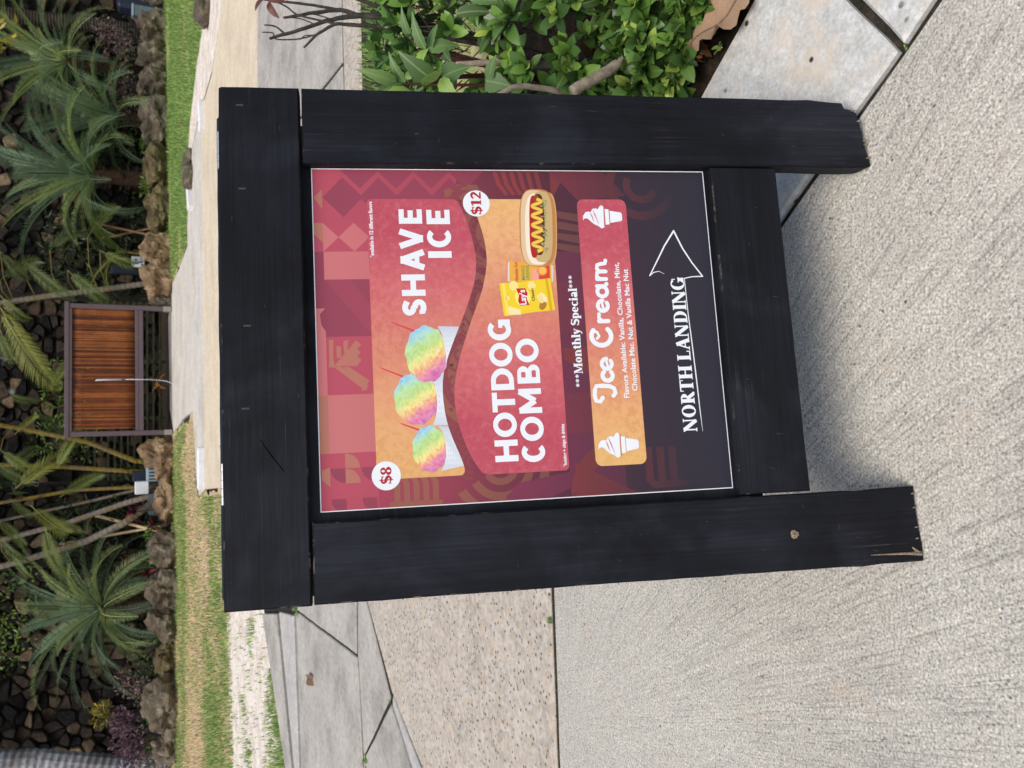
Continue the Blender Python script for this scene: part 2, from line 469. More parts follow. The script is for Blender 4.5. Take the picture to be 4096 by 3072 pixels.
# border line direction: the light kerb runs from near right to behind the sign
near = slab('concrete_slab', [(-6, -3), (4.15, -3), (0.68, 1.01), (-0.54, 2.42), (-1.23, 2.37), (-6, 1.95)], -0.06, 0.0, M['broom'], pavement, 0.005, 0.003)
near['label'] = 'broom finished grey concrete slab under the sign'
pink = slab('concrete_slab', [(-0.60, 2.435), (-1.23, 2.385), (-2.45, 2.29), (-1.74, 3.64), (-1.54, 4.07), (-1.18, 4.5), (-1.0, 4.66), (-0.2, 4.74), (1.95, 4.98), (10, 5.55), (10, 5.15), (2.0, 4.62), (0.1, 4.5), (-0.1, 2.6)], -0.06, -0.002, M['pink'], pavement, 0.007, 0.004)
pink['label'] = 'pinkish pebbled concrete slab with dark specks'
def sl(poly, mat, gap=0.0025, wob=0.005, z=0.0):
    return slab('concrete_slab', poly, -0.06, z, M[mat], pavement, gap, wob)
# thin pale mortar wedge along the pebbled slab
sl([(-1.545, 4.05), (-1.75, 3.635), (-2.46, 2.285), (-2.66, 2.27), (-1.86, 3.66), (-1.60, 4.05)], 'kerb2', 0.003)
sl([(-1.60, 4.075), (-1.87, 3.66), (-2.67, 2.265), (-6, 1.97), (-6, 4.4), (-2.06, 4.548)], 'walk')
sl([(-1.575, 4.09), (-2.052, 4.562), (-1.66, 4.635), (-1.53, 4.675), (-1.23, 4.68), (-1.02, 4.69), (-1.18, 4.52)], 'walk', 0.004, 0.004, -0.003)
sl([(-1.54, 4.69), (-1.66, 4.65), (-2.12, 4.575), (-6, 4.43), (-6, 5.6), (-2.74, 6.10), (-1.66, 6.28)], 'walk')
sl([(-1.651, 6.275), (-1.531, 4.70), (-1.0, 4.71), (-0.2, 4.76), (1.9, 5.0), (1.9, 6.79), (-1.7, 6.79)], 'walk')
sl([(1.92, 5.0), (10, 5.57), (10, 6.9), (1.92, 6.79)], 'walk')
sl([(-1.7, 6.82), (3.6, 6.82), (3.3, 7.9), (-1.9, 8.05)], 'walk', 0.006)
sl([(3.62, 6.82), (10, 6.92), (10, 7.7), (3.32, 7.9)], 'walk', 0.006)
# low kerb apron on the far side of the walk
ap = sl([(-1.70, 6.31), (-2.76, 6.13), (-6, 5.65), (-6, 5.95), (-2.82, 6.28), (-1.80, 6.85)], 'kerb2', 0.004, 0.004, 0.012)
ap = sl([(-1.82, 6.87), (-2.84, 6.30), (-6, 5.98), (-6, 6.3), (-2.90, 6.52), (-1.97, 7.5)], 'walk', 0.004, 0.004, 0.03)

path = empty('path', (0, 0, 0)); tag(path, kind='structure')
def pth(poly, mat, z=-0.004, gap=0.006): return slab('path_slab', poly, -0.05, z, M[mat], path, gap, 0.01, 0.15)
pth([(-1.9, 8.06), (3.3, 7.92), (10, 7.72), (10, 9.3), (4.42, 10.26), (-1.25, 10.2), (-1.75, 9.0)], 'tan', -0.006)
pth([(-1.2, 10.22), (4.42, 10.28), (3.89, 11.22), (3.76, 12.4), (1.6, 12.1), (-1.4, 11.9)], 'tan', -0.008)
pth([(-1.4, 11.93), (1.6, 12.13), (3.74, 12.43), (3.72, 12.77), (3.44, 13.95), (2.44, 14.26), (2.19, 14.26), (2.0, 15.6), (-0.6, 15.2), (-0.41, 13.48), (-0.75, 13.2), (-1.32, 13.06), (-1.58, 12.65)], 'pale', -0.008)
pth([(-0.62, 15.22), (2.0, 15.62), (1.86, 17.3), (1.3, 18.0), (-0.5, 17.6), (-0.9, 16.75)], 'pale', -0.01)
sheet('dirt_strip', [(4.44, 10.25), (10, 9.3), (10, 10.0), (5.2, 11.3), (4.6, 12.9), (4.0, 13.9), (3.5, 14.2), (3.46, 13.95), (3.76, 12.77), (3.93, 11.22)], -0.012, M['sand'], path)

verge = sheet('verge', [(-1.97, 7.5), (-2.9, 6.53), (-6, 6.3), (-12, 6.0), (-12, 9.0), (-4.13, 9.53), (-2.55, 9.87), (-1.3, 10.2), (-1.75, 9.0)], -0.006, M['sand'], None, 0.10)
tag(verge, kind='structure')
lawn_left = sheet('lawn', [(-1.3, 10.2), (-2.55, 9.87), (-4.13, 9.53), (-14, 9.0), (-14, 17.5), (-0.9, 17.3), (-0.9, 16.7), (-0.43, 13.48), (-0.77, 13.2), (-1.34, 13.06), (-1.6, 12.65), (-1.42, 11.9), (-1.22, 10.2)], -0.010, M['turf_dry'], None, 0.10)
tag(lawn_left, kind='structure')
lawn_right = sheet('lawn', [(10, 10.0), (5.2, 11.3), (4.6, 12.9), (4.0, 13.9), (3.5, 14.2), (2.46, 14.28), (2.21, 14.28), (1.88, 17.3), (1.4, 18.6), (16, 20), (16, 9.0)], -0.014, M['turf'], None, 0.10)
tag(lawn_right, kind='structure')
lawn_near = sheet('lawn', [(0.3, 4.52), (2.0, 4.60), (10, 5.12), (10, 2.2), (1.6, 2.7), (0.35, 3.2)], -0.012, M['turf'])
tag(lawn_near, kind='structure')
planting_bed = sheet('planting_bed', [(4.6, -2.2), (2.6, 0.05), (1.02, 1.315), (0.05, 2.5), (0.0, 3.3), (1.6, 3.0), (6, 2.6), (7, -1.5)], -0.020, M['mulch'])
tag(planting_bed, kind='structure')

# light pitted kerb along the planting bed
kd = Vector((-0.654, 0.756)); kn = Vector((0.756, 0.654))
ka = Vector((0.68, 1.01))
kerb = empty('kerb', (0, 0, 0)); tag(kerb, kind='structure')
def kerb_piece(s0, s1, w=0.445, sk0=0.0, sk1=0.0):
    a = ka + kd*s0 + kn*0.004; b = ka + kd*s1 + kn*0.004
    c = ka + kd*(s1+sk1) + kn*w; d = ka + kd*(s0+sk0) + kn*w
    o = slab('kerb_stone', [tuple(a), tuple(d), tuple(c), tuple(b)], -0.06, 0.006, M['kerb'], kerb, 0.004, 0.006, 0.05, 0.006)
    return o
kerb_piece(-1.9, -1.0)
kerb_piece(-0.995, 0.090, sk1=-0.01)
kerb_piece(0.099, 1.02)
kerb_piece(1.03, 1.85)

# ------------------------------------------------------------------ the sign
LEAN, YAW = R(16.52), R(8.78)
sign = empty('a_frame_sign', (0.1178, 1.1047, 0.0006), (-LEAN, 0.0088, YAW))
tag(sign, 'black wooden A-frame sandwich board with a red shave ice and hotdog menu poster', 'sandwich board')
TL = math.tan(LEAN)

def prism(name, outline, y0, y1, mat, parent=sign, bev=0.0025, wob=0.0009, step=0.035, seed=0.0, foot=None, rough=None):
    """board cut to an outline (x, z) seen from the front, with worn edges"""
    if area2(outline) < 0: outline = outline[::-1]
    pl = refine(outline, step)
    def wb(x, z, s):
        a = wob
        if rough and rough(x, z): a = wob*4.0
        return (x + a*noise.noise((x*31+s, z*31, seed)), z + a*noise.noise((x*29, z*33+s, seed+5.5)))
    pl = [wb(x, z, seed) for x, z in pl]
    ins = inset(pl, bev)
    bm = bmesh.new(); n = len(pl)
    def ring(pts, y, back=False):
        out = []
        for x, z in pts:
            zz = z
            if foot is not None and z < foot: zz = z + y*TL*(1 - max(0, z)/foot if foot else 1)
            out.append(bm.verts.new((x, y, zz)))
        return out
    rs = [ring(ins, y0), ring(pl, y0+bev), ring(pl, y1-bev), ring(ins, y1)]
    for a, b in zip(rs[:-1], rs[1:]):
        for i in range(n):
            bm.faces.new((a[i], a[(i+1)%n], b[(i+1)%n], b[i]))
    bm.faces.new(rs[0][::-1]); bm.faces.new(rs[-1])
    bmesh.ops.recalc_face_normals(bm, faces=bm.faces)
    for f_ in bm.faces:
        ys_ = {round(v.co.y, 5) for v in f_.verts}
        if len(f_.verts) == 4 and min(v.co.y for v in f_.verts) < y0+bev*.5 and len(ys_) > 1: f_.material_index = 1
    m = bpy.data.meshes.new(name); bm.to_mesh(m); bm.free()
    m.materials.append(mat); m.materials.append(M['worn'])
    return link(name, m, parent)

def rect(a0, a1, b0, b1): return [(a0-.435, 1.2-b1), (a1-.435, 1.2-b1), (a1-.435, 1.2-b0), (a0-.435, 1.2-b0)]
beam = prism('top_rail', [(-.4355, 1.0672), (.434, 1.0672), (.4335, 1.196), (.431, 1.1995), (.2, 1.2005), (-.2, 1.1995), (-.435, 1.2)], 0.0, 0.036, M['wood_x'], seed=1.0)
legL = prism('leg', [(-.4405, -.002), (-.418, -.004), (-.3072, -.001), (-.3063, .6), (-.3058, 1.0635), (-.4345, 1.0635), (-.4365, .6), (-.4395, .2)], 0.0005, 0.036, M['wood_z'], seed=2.0, foot=0.1, rough=lambda x, z: z < 0.12)
legR = prism('leg', [(.305, .004), (.409, .020), (.4165, .030), (.419, .045), (.430, .050), (.4325, .075), (.4345, .12), (.4350, .5), (.4335, 1.0625), (.2985, 1.0635), (.3010, .5), (.3005, .018), (.3015, .006)], 0.0005, 0.036, M['wood_z'], seed=3.0, foot=0.1, rough=lambda x, z: z < 0.13)
legR['label'] = 'leg with a rotted chipped foot corner beside the kerb'
rail = prism('bottom_rail', [(-.3035, .2010), (.2975, .2015), (.2980, .3305), (-.3035, .3330)], 0.001, 0.036, M['wood_x'], seed=4.0)
back = prism('backing_board', [(-.33, .28), (.32, .28), (.32, 1.09), (-.33, 1.09)], 0.0236, 0.033, M['wood_x'], seed=5.0)
legL['label'] = 'leg with a split foot and a bare wood plug'

# wear on the boards
def lump(name, pts, mat, parent, smooth=False):
    mb = MB(); mb.add([p for p in pts[0]], pts[1]); return mb.build(name, mat, parent, smooth)
mb = MB()
rng = random.Random(5)
for k in range(9):
    a = rng.uniform(0, 6.28); r = rng.uniform(0.003, 0.0075)
    p0 = Vector((-.377, -0.0005, .244)); d = Vector((math.cos(a), -0.25, math.sin(a)))
    mb.tube([p0 + d*0.001, p0 + d*r, p0 + d*r*1.3 + Vector((0, -.001, 0))], [0.0048, 0.0038, 0.0014], 6)
mb.build('bare_wood_plug', M['raw_wood'], legL)
mb = MB()
mb.tube([(-.4225, 0.0005, .100), (-.4235, -.0006, .06), (-.4245, -.0008, .03), (-.426, -.0004, .003)], [0.0006, 0.0018, 0.0024, 0.0045], 6)
mb.tube([(-.414, 0.0005, .018), (-.420, -.0006, .012), (-.426, -.0004, .006)], [0.001, 0.003, 0.0035], 6)
mb.build('foot_split', M['raw_wood'], legL)
for x, z in ((.318, .0075), (.345, .0095), (.353, .0105), (.392, .0185), (.413, .0285)):
    mb = MB(); mb.tube([(x, -.0004, z+.006), (x+.001, -.0008, z), (x+.001, .001, z-.003)], [0.0008, 0.002, 0.0015], 5)
    mb.build('splinter', M['raw_wood'], legR)
for x, z in ((-.40, .006), (-.38, .0045), (-.345, .004), (-.32, .004)):
    mb = MB(); mb.tube([(x, -.0003, z+.004), (x+.001, -.0006, z), (x+.001, .001, z-.003)], [0.0006, 0.0016, 0.0013], 5)
    mb.build('splinter', M['raw_wood'], legL)
for x, z in ((.400, 1.165), (.252, 1.163), (.018, 1.158), (-.118, 1.163)):
    mb = MB(); mb.box(x-.0015, x+.0015, -.0008, .001, z-.006, z+.006)
    mb.build('staple', M['staple'], beam)
mb = MB()
mb.tube([(.353, -.0006, .872), (.3535, -.0008, .864)], 0.0011, 5); mb.build('staple', M['staple'], legR)
def crack(pts, r, parent):
    mb = MB(); mb.tube(pts, r, 5); return mb.build('crack', crackmat, parent)
crackmat = plain('dark_crack', (0.003, 0.003, 0.003), 0.9, 0.0)
crack([(-.168, -.0002, 1.142), (-.196, -.0002, 1.124), (-.222, -.0002, 1.1055)], [0.0003, 0.0009, 0.0006], beam)
# pale scuffs and nicks in the paint
M['scuff'] = plain('pale_paint_scuff', (.07, .068, .066), .8, .1, 0, .5, 200)
rs_ = random.Random(8)
def scuff(x, z, L, a, parent, w=.0005):
    d = Vector((math.cos(a), 0, math.sin(a)))*L/2; n_ = Vector((-math.sin(a), 0, math.cos(a)))*w
    c_ = Vector((x, -.00035, z)); mb = MB()
    mb.add([tuple(c_-d), tuple(c_+n_), tuple(c_+d), tuple(c_-n_)], [(0, 1, 2, 3)]); mb.build('scuff', M['scuff'], parent)
for x, z, L, a in ((-.395, .735, .012, .1), (-.35, .60, .004, 1.2), (-.372, .63, .005, .4), (-.36, .52, .006, 1.5), (-.40, .56, .008, .9), (-.345, .575, .003, .2), (-.41, .60, .005, 1.1), (-.33, .22, .010, .5), (-.37, .155, .014, .2), (-.40, .30, .006, 1.4), (-.345, .40, .008, 1.5), (-.415, .09, .015, 1.4), (-.39, .12, .012, 1.5)): scuff(x, z, L, a, legL)
for x, z, L, a in ((.335, .905, .006, .1), (.342, .83, .012, .05), (.395, .70, .005, .9), (.375, .70, .004, 1.0), (.33, .69, .010, .0), (.41, .62, .02, 1.5), (.402, .55, .03, 1.52), (.36, .30, .012, .9), (.34, .16, .016, 1.5), (.375, .12, .02, 1.5), (.385, .10, .022, 1.52), (.395, .20, .008, .1)): scuff(x, z, L, a, legR)
for x, z, L, a in ((-.2, .25, .02, 1.5), (-.1, .30, .012, 1.4), (.05, .23, .016, 1.5), (.15, .27, .01, .1), (.22, .25, .008, 1.5), (-.26, .27, .014, 1.3)): scuff(x, z, L, a, rail)
for x, z, L, a in ((.36, 1.10, .008, .2), (.2, 1.18, .012, .0), (.05, 1.13, .006, .1), (-.3, 1.15, .004, .9), (-.39, 1.19, .004, .3), (-.1, 1.08, .01, .1)): scuff(x, z, L, a, beam)

# hinges and the rear half of the A-frame
def hinge(a0):
    h = MB()
    for k in range(5):
        h.tube([(a0 + k*.0135, .041, 1.2035), (a0 + k*.0135 + .0127, .041, 1.2035)], 0.0052, 12)
    h.box(a0, a0+.0672, .0345, .0358, 1.178, 1.2005)
    o = h.build('hinge', M['zinc'], sign, False)
    return o
hinge(.303); hinge(-.269)
# rear panel: mirrored lean, in the sign's own frame
rear = empty('rear_panel', (0, .052, 1.196), (2*LEAN, 0, 0)); rear.parent = sign
prism('rear_top_rail', [(-.43, -.131), (.42, -.131), (.42, -.004), (.41, .003), (-.42, .003), (-.43, -.004)], -0.004, 0.032, M['wood_x'], rear, seed=7.0)
for x0 in (-.432, .296):
    prism('rear_leg', [(x0, -1.178), (x0+.130, -1.178), (x0+.130, -.134), (x0, -.134)], -0.004, 0.031, M['wood_z'], rear, seed=8.0+x0)
prism('rear_bottom_rail', [(-.30, -.998), (.294, -.998), (.294, -.868), (-.30, -.868)], -0.004, 0.031, M['wood_x'], rear, seed=9.0)
prism('rear_board', [(-.33, -.92), (.32, -.92), (.32, -.11), (-.33, -.11)], 0.002, 0.010, M['wood_x'], rear, seed=10.0)
# ------------------------------------------------------------------ the printed poster (millimetres: x right, y down)
PX0, PZ0, PY = .1446-.435, 1.2-.149, .0216
def pv(x, y, k=0.0): return (PX0 + x*.001, PY - k*.00004, PZ0 - y*.001)

def printmat(name, mott=0.0, rough=0.42):
    k = NM(name, rough, 0.22)
    a = k.node('ShaderNodeVertexColor'); a.layer_name = 'Col'
    c = a.outputs[0]
    w = k.coord('Object')
    if mott:
        n = k.noise(w, 85, 5, 0.75, 0.3); n2 = k.noise(w, 9, 4, 0.6)
        c = k.mix(k.math('MULTIPLY', k.ramp(n, [(0.48, 0.0), (0.56, mott)]), k.ramp(n2, [(0.35, 0.4), (0.6, 1.0)])), c, k.mix(1.0, c, (0.86, 0.68, 0.68), 'MULTIPLY'))
        c = k.mix(k.math('MULTIPLY', k.ramp(n, [(0.36, mott*0.5), (0.45, 0.0)]), 1.0), c, k.mix(0.35, c, (0.8, 0.5, 0.45)))
    k.color(c)
    return k.m
M['ink'] = printmat('poster_ink')
M['ink_panel'] = printmat('poster_ink_mottled', 0.55)
M['ink_white'] = plain('poster_white_ink', (0.80, 0.83, 0.85), 0.42, 0.35, 0, 0.02, 60)
M['card_edge'] = plain('white_board_edge', (0.85, 0.86, 0.88), 0.5, 0.4, 0, 0.02, 60)

mb = MB()
e = 1.6
x0, z1, y_ = PX0, PZ0, PY
mb.box(PX0, PX0+.588, PY, PY+.0018, PZ0-.714, PZ0)
poster = mb.build('poster', M['card_edge'], sign)
poster['label'] = 'red menu poster fading to dark, with a thin white edge'

def lift(c): return tuple(min(.9, x*1.10+.004) for x in c)
def mixc(a, b, t):
    t = max(0.0, min(1.0, t)); return tuple(x+(y-x)*t for x, y in zip(a, b))
def stops(t, st):
    for (t0, c0), (t1, c1) in zip(st[:-1], st[1:]):
        if t <= t1: return mixc(c0, c1, (t-t0)/(t1-t0))
    return st[-1][1]
BASE = [(0, lin((168, 72, 90))), (180, lin((152, 66, 82))), (300, lin((116, 55, 68))), (420, lin((84, 47, 59))), (560, lin((58, 46, 57))), (640, lin((50, 46, 56))), (714, lin((48, 47, 57)))]
def basec(y): return stops(y, BASE)

art = MB()
N = 60
for i in range(N):
    ya, yb = e + (714-2*e)*i/N, e + (714-2*e)*(i+1)/N
    ca, cb = basec(ya), basec(yb)
    art.add([pv(e, ya, 2), pv(588-e, ya, 2), pv(588-e, yb, 2), pv(e, yb, 2)], [(0, 3, 2, 1)], (ca, cb, cb, ca))
art.build('printed_background', M['ink'], poster)

def interp(pts, x):
    pts = sorted(pts)
    for (xa, ya), (xb, yb) in zip(pts[:-1], pts[1:]):
        if xa <= x <= xb:
            t = (x-xa)/(xb-xa); return ya+(yb-ya)*t
    return pts[0][1] if x < pts[0][0] else pts[-1][1]
# tapa-style pattern, fading out towards the foot of the poster
pat = MB()
LAY = [3]
def shade(c, y):
    return mixc(c, basec(y), max(0.0, min(1.0, (y-20)/640))**0.85)
def poly(pts, c, k=None, mbx=None, fade=True):
    mbx = mbx or pat
    if k is None: k = LAY[0]
    if mbx is pat: k = k + (len(pat.f) % 45)*.1
    pts = [(min(max(x, e), 588-e), min(max(y, e), 714-e)) for x, y in pts]
    if area2([(p[0], -p[1]) for p in pts]) > 0: pts = pts[::-1]
    cols = tuple(shade(c, y) if fade else c for _, y in pts)
    mbx.add([pv(x, y, k) for x, y in pts], [tuple(range(len(pts)))], cols)
def arc(cx, cy, r, a0, a1, n=18, ry=None):
    ry = ry or r
    return [(cx+r*math.cos(R(a0+(a1-a0)*i/n)), cy-ry*math.sin(R(a0+(a1-a0)*i/n))) for i in range(n+1)]
def band(cx, cy, r0, r1, a0, a1, c, k=None, n=20, mbx=None):
    A = arc(cx, cy, r1, a0, a1, n); B = arc(cx, cy, r0, a0, a1, n)
    for i in range(n): poly([A[i], A[i+1], B[i+1], B[i]], c, k, mbx)
RED, DRED, PEACH, TAN = lin((180, 80, 96)), lin((146, 68, 86)), lin((200, 116, 118)), lin((180, 118, 100))
BROWN = lin((150, 100, 78)); PLUM = lin((140, 60, 92)); RUST = lin((170, 74, 62))
# strip along the very top
LAY[0] = 3
for xa, xb, c in ((490, 588, RED), (439, 490, TAN), (340, 439, DRED), (192, 340, PEACH), (95, 192, TAN), (0, 95, RED)):
    poly([(xa, 0), (xb, 0), (xb, 17), (xa, 17)], c)
poly([(550, 17), (535, 3), (515, 17)], TAN, 4); poly([(40, 17), (52, 4), (68, 4), (72, 17)], TAN, 4)
poly([(470, 0), (455, 17), (439, 17), (439, 0)], RED, 4); poly([(340, 17), (300, 17), (312, 10), (330, 8)], DRED, 4)
# row of big tiles
poly([(490, 17), (588, 17), (588, 250), (490, 250)], RED)
for i in range(4):
    x = 575 - 0*i; y = 38 + i*62
    poly([(536, y-20), (572, y+14), (536, y+48), (500, y+14)], DRED, 4)
    poly([(588, y+10), (552, y+44), (588, y+78)], DRED, 4)
q = 26
for i in range(4):
    for j in range(3):
        xa, ya = 490-26*(i+1)+52-52, 17+26*j
        if i > 1: continue
cols4 = [PEACH, RED]
for i in range(2):
    for j in range(3):
        xa, xb, ya, yb = 439+25.5*i, 439+25.5*(i+1), 17+26*j, 17+26*(j+1)
        s = (i+j) % 2
        if s: a, b = [(xa, ya), (xb, ya), (xa, yb)], [(xb, ya), (xb, yb), (xa, yb)]
        else: a, b = [(xa, ya), (xb, ya), (xb, yb)], [(xa, ya), (xb, yb), (xa, yb)]
        poly(a, PEACH if j != 1 else RED); poly(b, RED if j != 1 else PEACH)
poly([(390, 17), (439, 17), (439, 95), (390, 95)], PEACH)
poly([(291, 17), (390, 17), (390, 95), (291, 95)], DRED)
poly([(390, 17), (291, 95), (340, 95), (390, 60)], mixc(DRED, RED, 0.25), 4)
poly([(192, 17), (291, 17), (291, 95), (192, 95)], RED)
def wob(pts, s):
    rg = random.Random(s); return [(x+rg.uniform(-1.2, 1.2), y+rg.uniform(-1.2, 1.2)) for x, y in pts]
for i, (xa, xb, ya, yb) in enumerate(((248, 286, 21, 29), (255, 274, 33, 41), (262, 284, 45, 53), (240, 250, 20, 30), (198, 214, 74, 82))):
    poly(wob([(xa, ya), (xb, ya+1), (xb, yb), (xa, yb-1)], i), TAN, 4)
for r_ in (0, 13, 26):
    poly(wob([(283-r_*0.9, 66-r_*.1), (276-r_, 74), (240, 40+r_), (240, 28+r_)], 20+r_), TAN, 4)
    poly(wob([(240, 28+r_), (240, 40+r_), (206+r_*.6, 86), (200+r_*.6, 76+r_*.4)], 30+r_), TAN, 4)
poly(wob([(194, 26), (203, 24), (207, 48), (203, 70), (209, 92), (196, 94)], 50), TAN, 4)
poly([(95, 17), (192, 17), (192, 95), (95, 95)], mixc(PEACH, TAN, 0.15))
poly([(0, 17), (95, 17), (95, 95), (0, 95)], RED)
for cx, cy, a0, c in ((70, 42, 90, DRED), (45, 42, 270, TAN), (70, 92, 90, DRED), (45, 92, 270, TAN), (20, 42, 90, DRED), (20, 92, 90, DRED)):
    poly([(cx, cy)] + arc(cx, cy, 24, a0, a0+90, 12), c, 4)
poly([(70, 42)] + arc(70, 42, 24, 270, 360, 12), TAN, 4)
# below the tiles
for i, (cx, cy) in enumerate(((0, 150), (30, 260), (10, 375))):
    pass
for i in range(5): poly([(6, 120+i*16), (40, 120+i*16), (48, 116+i*16), (48, 126+i*16), (40, 130+i*16), (6, 130+i*16)], BROWN, 4)
poly([(0, 112), (10, 112), (10, 200), (0, 200)], BROWN, 5)
for r0, r1 in ((20, 32), (44, 58), (70, 86)): band(60, 300, r0, r1, 120, 290, BROWN, 4)
poly([(0, 300), (30, 330), (44, 420), (20, 430), (0, 380)], PLUM, 4)
for r0, r1 in ((30, 44), (58, 72), (86, 102)): band(220, 290, r0, r1, 20, 170, BROWN, 4)
for r0, r1 in ((16, 28), (40, 52), (64, 76)): band(345, 300, r0, r1, 40, 200, BROWN, 4)
for r0, r1 in ((26, 40), (54, 68), (82, 96)): band(470, 320, r0, r1, 20, 170, BROWN, 4)
for s in (-1, 1):
    for r0, r1 in ((10, 24), (34, 48)): band(560, 262 + s*34, r0, r1, 90 if s > 0 else 180, 180 if s > 0 else 270, BROWN, 4)
for i in range(6):
    poly([(584, 316+i*15), (560-i*2, 322+i*15), (540, 336+i*13), (542, 343+i*13), (562-i*2, 330+i*15), (584, 324+i*15)], RUST, 4)
poly([(588, 452), (530, 420), (588, 420)], RUST, 3)
poly([(530, 470), (588, 420), (588, 520), (540, 560)], mixc(RUST, PLUM, .35), 3)
for i in range(4): poly(wob([(440+i*20, 424), (452+i*20, 424), (444+i*20, 470), (430+i*20, 470)], 70+i), BROWN, 4)
for xa, xb, c in ((380, 436, PLUM), (290, 380, mixc(RUST, PLUM, 0.7)), (180, 290, PLUM), (110, 180, mixc(RUST, PLUM, .5)), (0, 110, PLUM)):
    poly([(xa, 420), (xb, 420), (xb, 520), (xa, 520)], c, 3)
poly([(0, 420)] + arc(0, 520, 100, 0, 90, 16), RUST, 4)
poly([(180, 520), (240, 424), (260, 424), (262, 520)], RUST, 4)
poly([(0, 430), (60, 430), (0, 540)], RUST, 5)
for k_, w_ in enumerate((72, 50, 28)):
    for d_ in (0,):
        poly([(8, 630), (8, 640-w_), (20, 628-w_), (80, 628-w_), (80, 642-w_), (24, 642-w_), (20, 646-w_), (20, 630)], RUST, 5)
for r0, r1 in ((20, 34), (50, 66)): band(560, 590, r0, r1, 60, 250, RUST, 4)
for i in range(11):
    cx = 70 + i*46; cy = interp([(47, 256), (100, 236), (190, 218), (260, 236), (322, 256), (418, 289), (533, 262)], cx) if 'interp' in globals() else 250
    for r0, r1 in ((6, 11), (16, 21), (26, 31)): band(cx, cy+6, r0, r1, 0, 180, lin((134, 76, 70)), 4, 14)
pat.build('printed_pattern', M['ink'], poster)

# the two wave panels and the ice cream bar
def smoothw(pts, n=3):
    pts = sorted(pts); xs = [pts[0][0] + (pts[-1][0]-pts[0][0])*i/160 for i in range(161)]
    ys = [interp(pts, x) for x in xs]
    for _ in range(10*n): ys = [ys[0]] + [(ys[i-1]+2*ys[i]+ys[i+1])/4 for i in range(1, 160)] + [ys[-1]]
    return list(zip(xs, ys))
def panel(name, x0, x1, top, bot, grad, k, rad=(8, 8, 8, 8), rows=4, mat='ink_panel'):
    mb = MB(); n = 110
    def edge(x, f, r0, r1, sgn):
        y = f(x)
        for r, d in ((r0, x-x0), (r1, x1-x)):
            if d < r: y += sgn*(r - math.sqrt(max(0, r*r-(r-d)**2)))
        return y
    xs = sorted(set([x0+(x1-x0)*i/n for i in range(n+1)] + [x0+d for d in (.3, 1, 2, 3.2, 5)] + [x1-d for d in (.3, 1, 2, 3.2, 5)]))
    for xa, xb in zip(xs[:-1], xs[1:]):
        ta, tb = edge(xa, top, rad[0], rad[1], 1), edge(xb, top, rad[0], rad[1], 1)
        ba, bb = edge(xa, bot, rad[2], rad[3], -1), edge(xb, bot, rad[2], rad[3], -1)
        ca, cb = stops((xa-x0)/(x1-x0), grad), stops((xb-x0)/(x1-x0), grad)
        mb.add([pv(xa, ta, k), pv(xb, tb, k), pv(xb, bb, k), pv(xa, ba, k)], [(0, 3, 2, 1)], (ca, ca, cb, cb))
    return mb.build(name, M[mat], poster)
C_TAN, C_PEA, C_ROSE, C_RED = lin((222, 172, 110)), lin((214, 138, 112)), lin((206, 110, 112)), lin((188, 84, 98))
w1 = smoothw([(47, 239), (56, 242), (79, 234), (103, 224), (133, 214), (166, 209), (203, 208), (222, 211), (259, 223), (302, 242), (349, 262), (388, 275), (418, 279), (454, 275), (489, 267), (524, 254), (533, 249)])
w2 = smoothw([(47, 270), (59, 262), (83, 248), (126, 234), (160, 228), (188, 227), (231, 234), (283, 252), (322, 267), (369, 287), (418, 298), (460, 295), (499, 285), (520, 278), (533, 273)])
panel('shave_ice_panel', 48, 533, lambda x: 92.5, lambda x: interp(w1, x), [(0, C_TAN), (.2, lin((224, 166, 116))), (.42, C_PEA), (.66, C_ROSE), (.85, C_RED), (1, C_RED)], 10)
panel('hotdog_panel', 47, 533, lambda x: interp(w2, x), lambda x: 419.5, [(0, C_RED), (.18, C_RED), (.4, C_ROSE), (.62, C_PEA), (.85, lin((228, 172, 122))), (1, lin((228, 182, 118)))], 10)
panel('ice_cream_panel', 51, 533, lambda x: 467, lambda x: 559, [(0, lin((224, 180, 112))), (.2, lin((224, 168, 116))), (.4, C_PEA), (.62, C_ROSE), (.82, C_RED), (1, C_RED)], 10, (12, 12, 12, 12))

# ---- lettering: strokes and rings, each laid a hair above the last
class Pen:
    def __init__(s, k): s.mb = MB(); s.k = k; s.j = 0
    def lay(s): s.j += 1; return s.k + (s.j % 60)*0.12
    def poly(s, pts):
        if area2([(p[0], -p[1]) for p in pts]) > 0: pts = pts[::-1]
        s.mb.add([pv(x, y, s.lay()) for x, y in pts], [tuple(range(len(pts)))])
    def strip(s, A, B):
        k = s.lay()
        vs_ = [pv(x, y, k) for x, y in A] + [pv(x, y, k) for x, y in B]; n = len(A)
        s.mb.add(vs_, [(i, i+1, n+i+1, n+i) for i in range(n-1)])
    def stroke(s, pts, w, rnd=False):
        n = len(pts); A = []; B = []
        for i, p in enumerate(pts):
            a = pts[max(i-1, 0)]; b = pts[min(i+1, n-1)]
            dx, dy = b[0]-a[0], b[1]-a[1]; L = math.hypot(dx, dy) or 1
            ww = (w[i] if isinstance(w, (list, tuple)) else w)/2
            A.append((p[0]-dy/L*ww, p[1]+dx/L*ww)); B.append((p[0]+dy/L*ww, p[1]-dx/L*ww))
        s.strip(A, B)
        if rnd:
            for p, ww in ((pts[0], w[0] if isinstance(w, (list, tuple)) else w), (pts[-1], w[-1] if isinstance(w, (list, tuple)) else w)):
                s.poly([(p[0]+ww/2*math.cos(t*.5236), p[1]+ww/2*math.sin(t*.5236)) for t in range(12)])
    def build(s, name, mat): return s.mb.build(name, mat, poster)

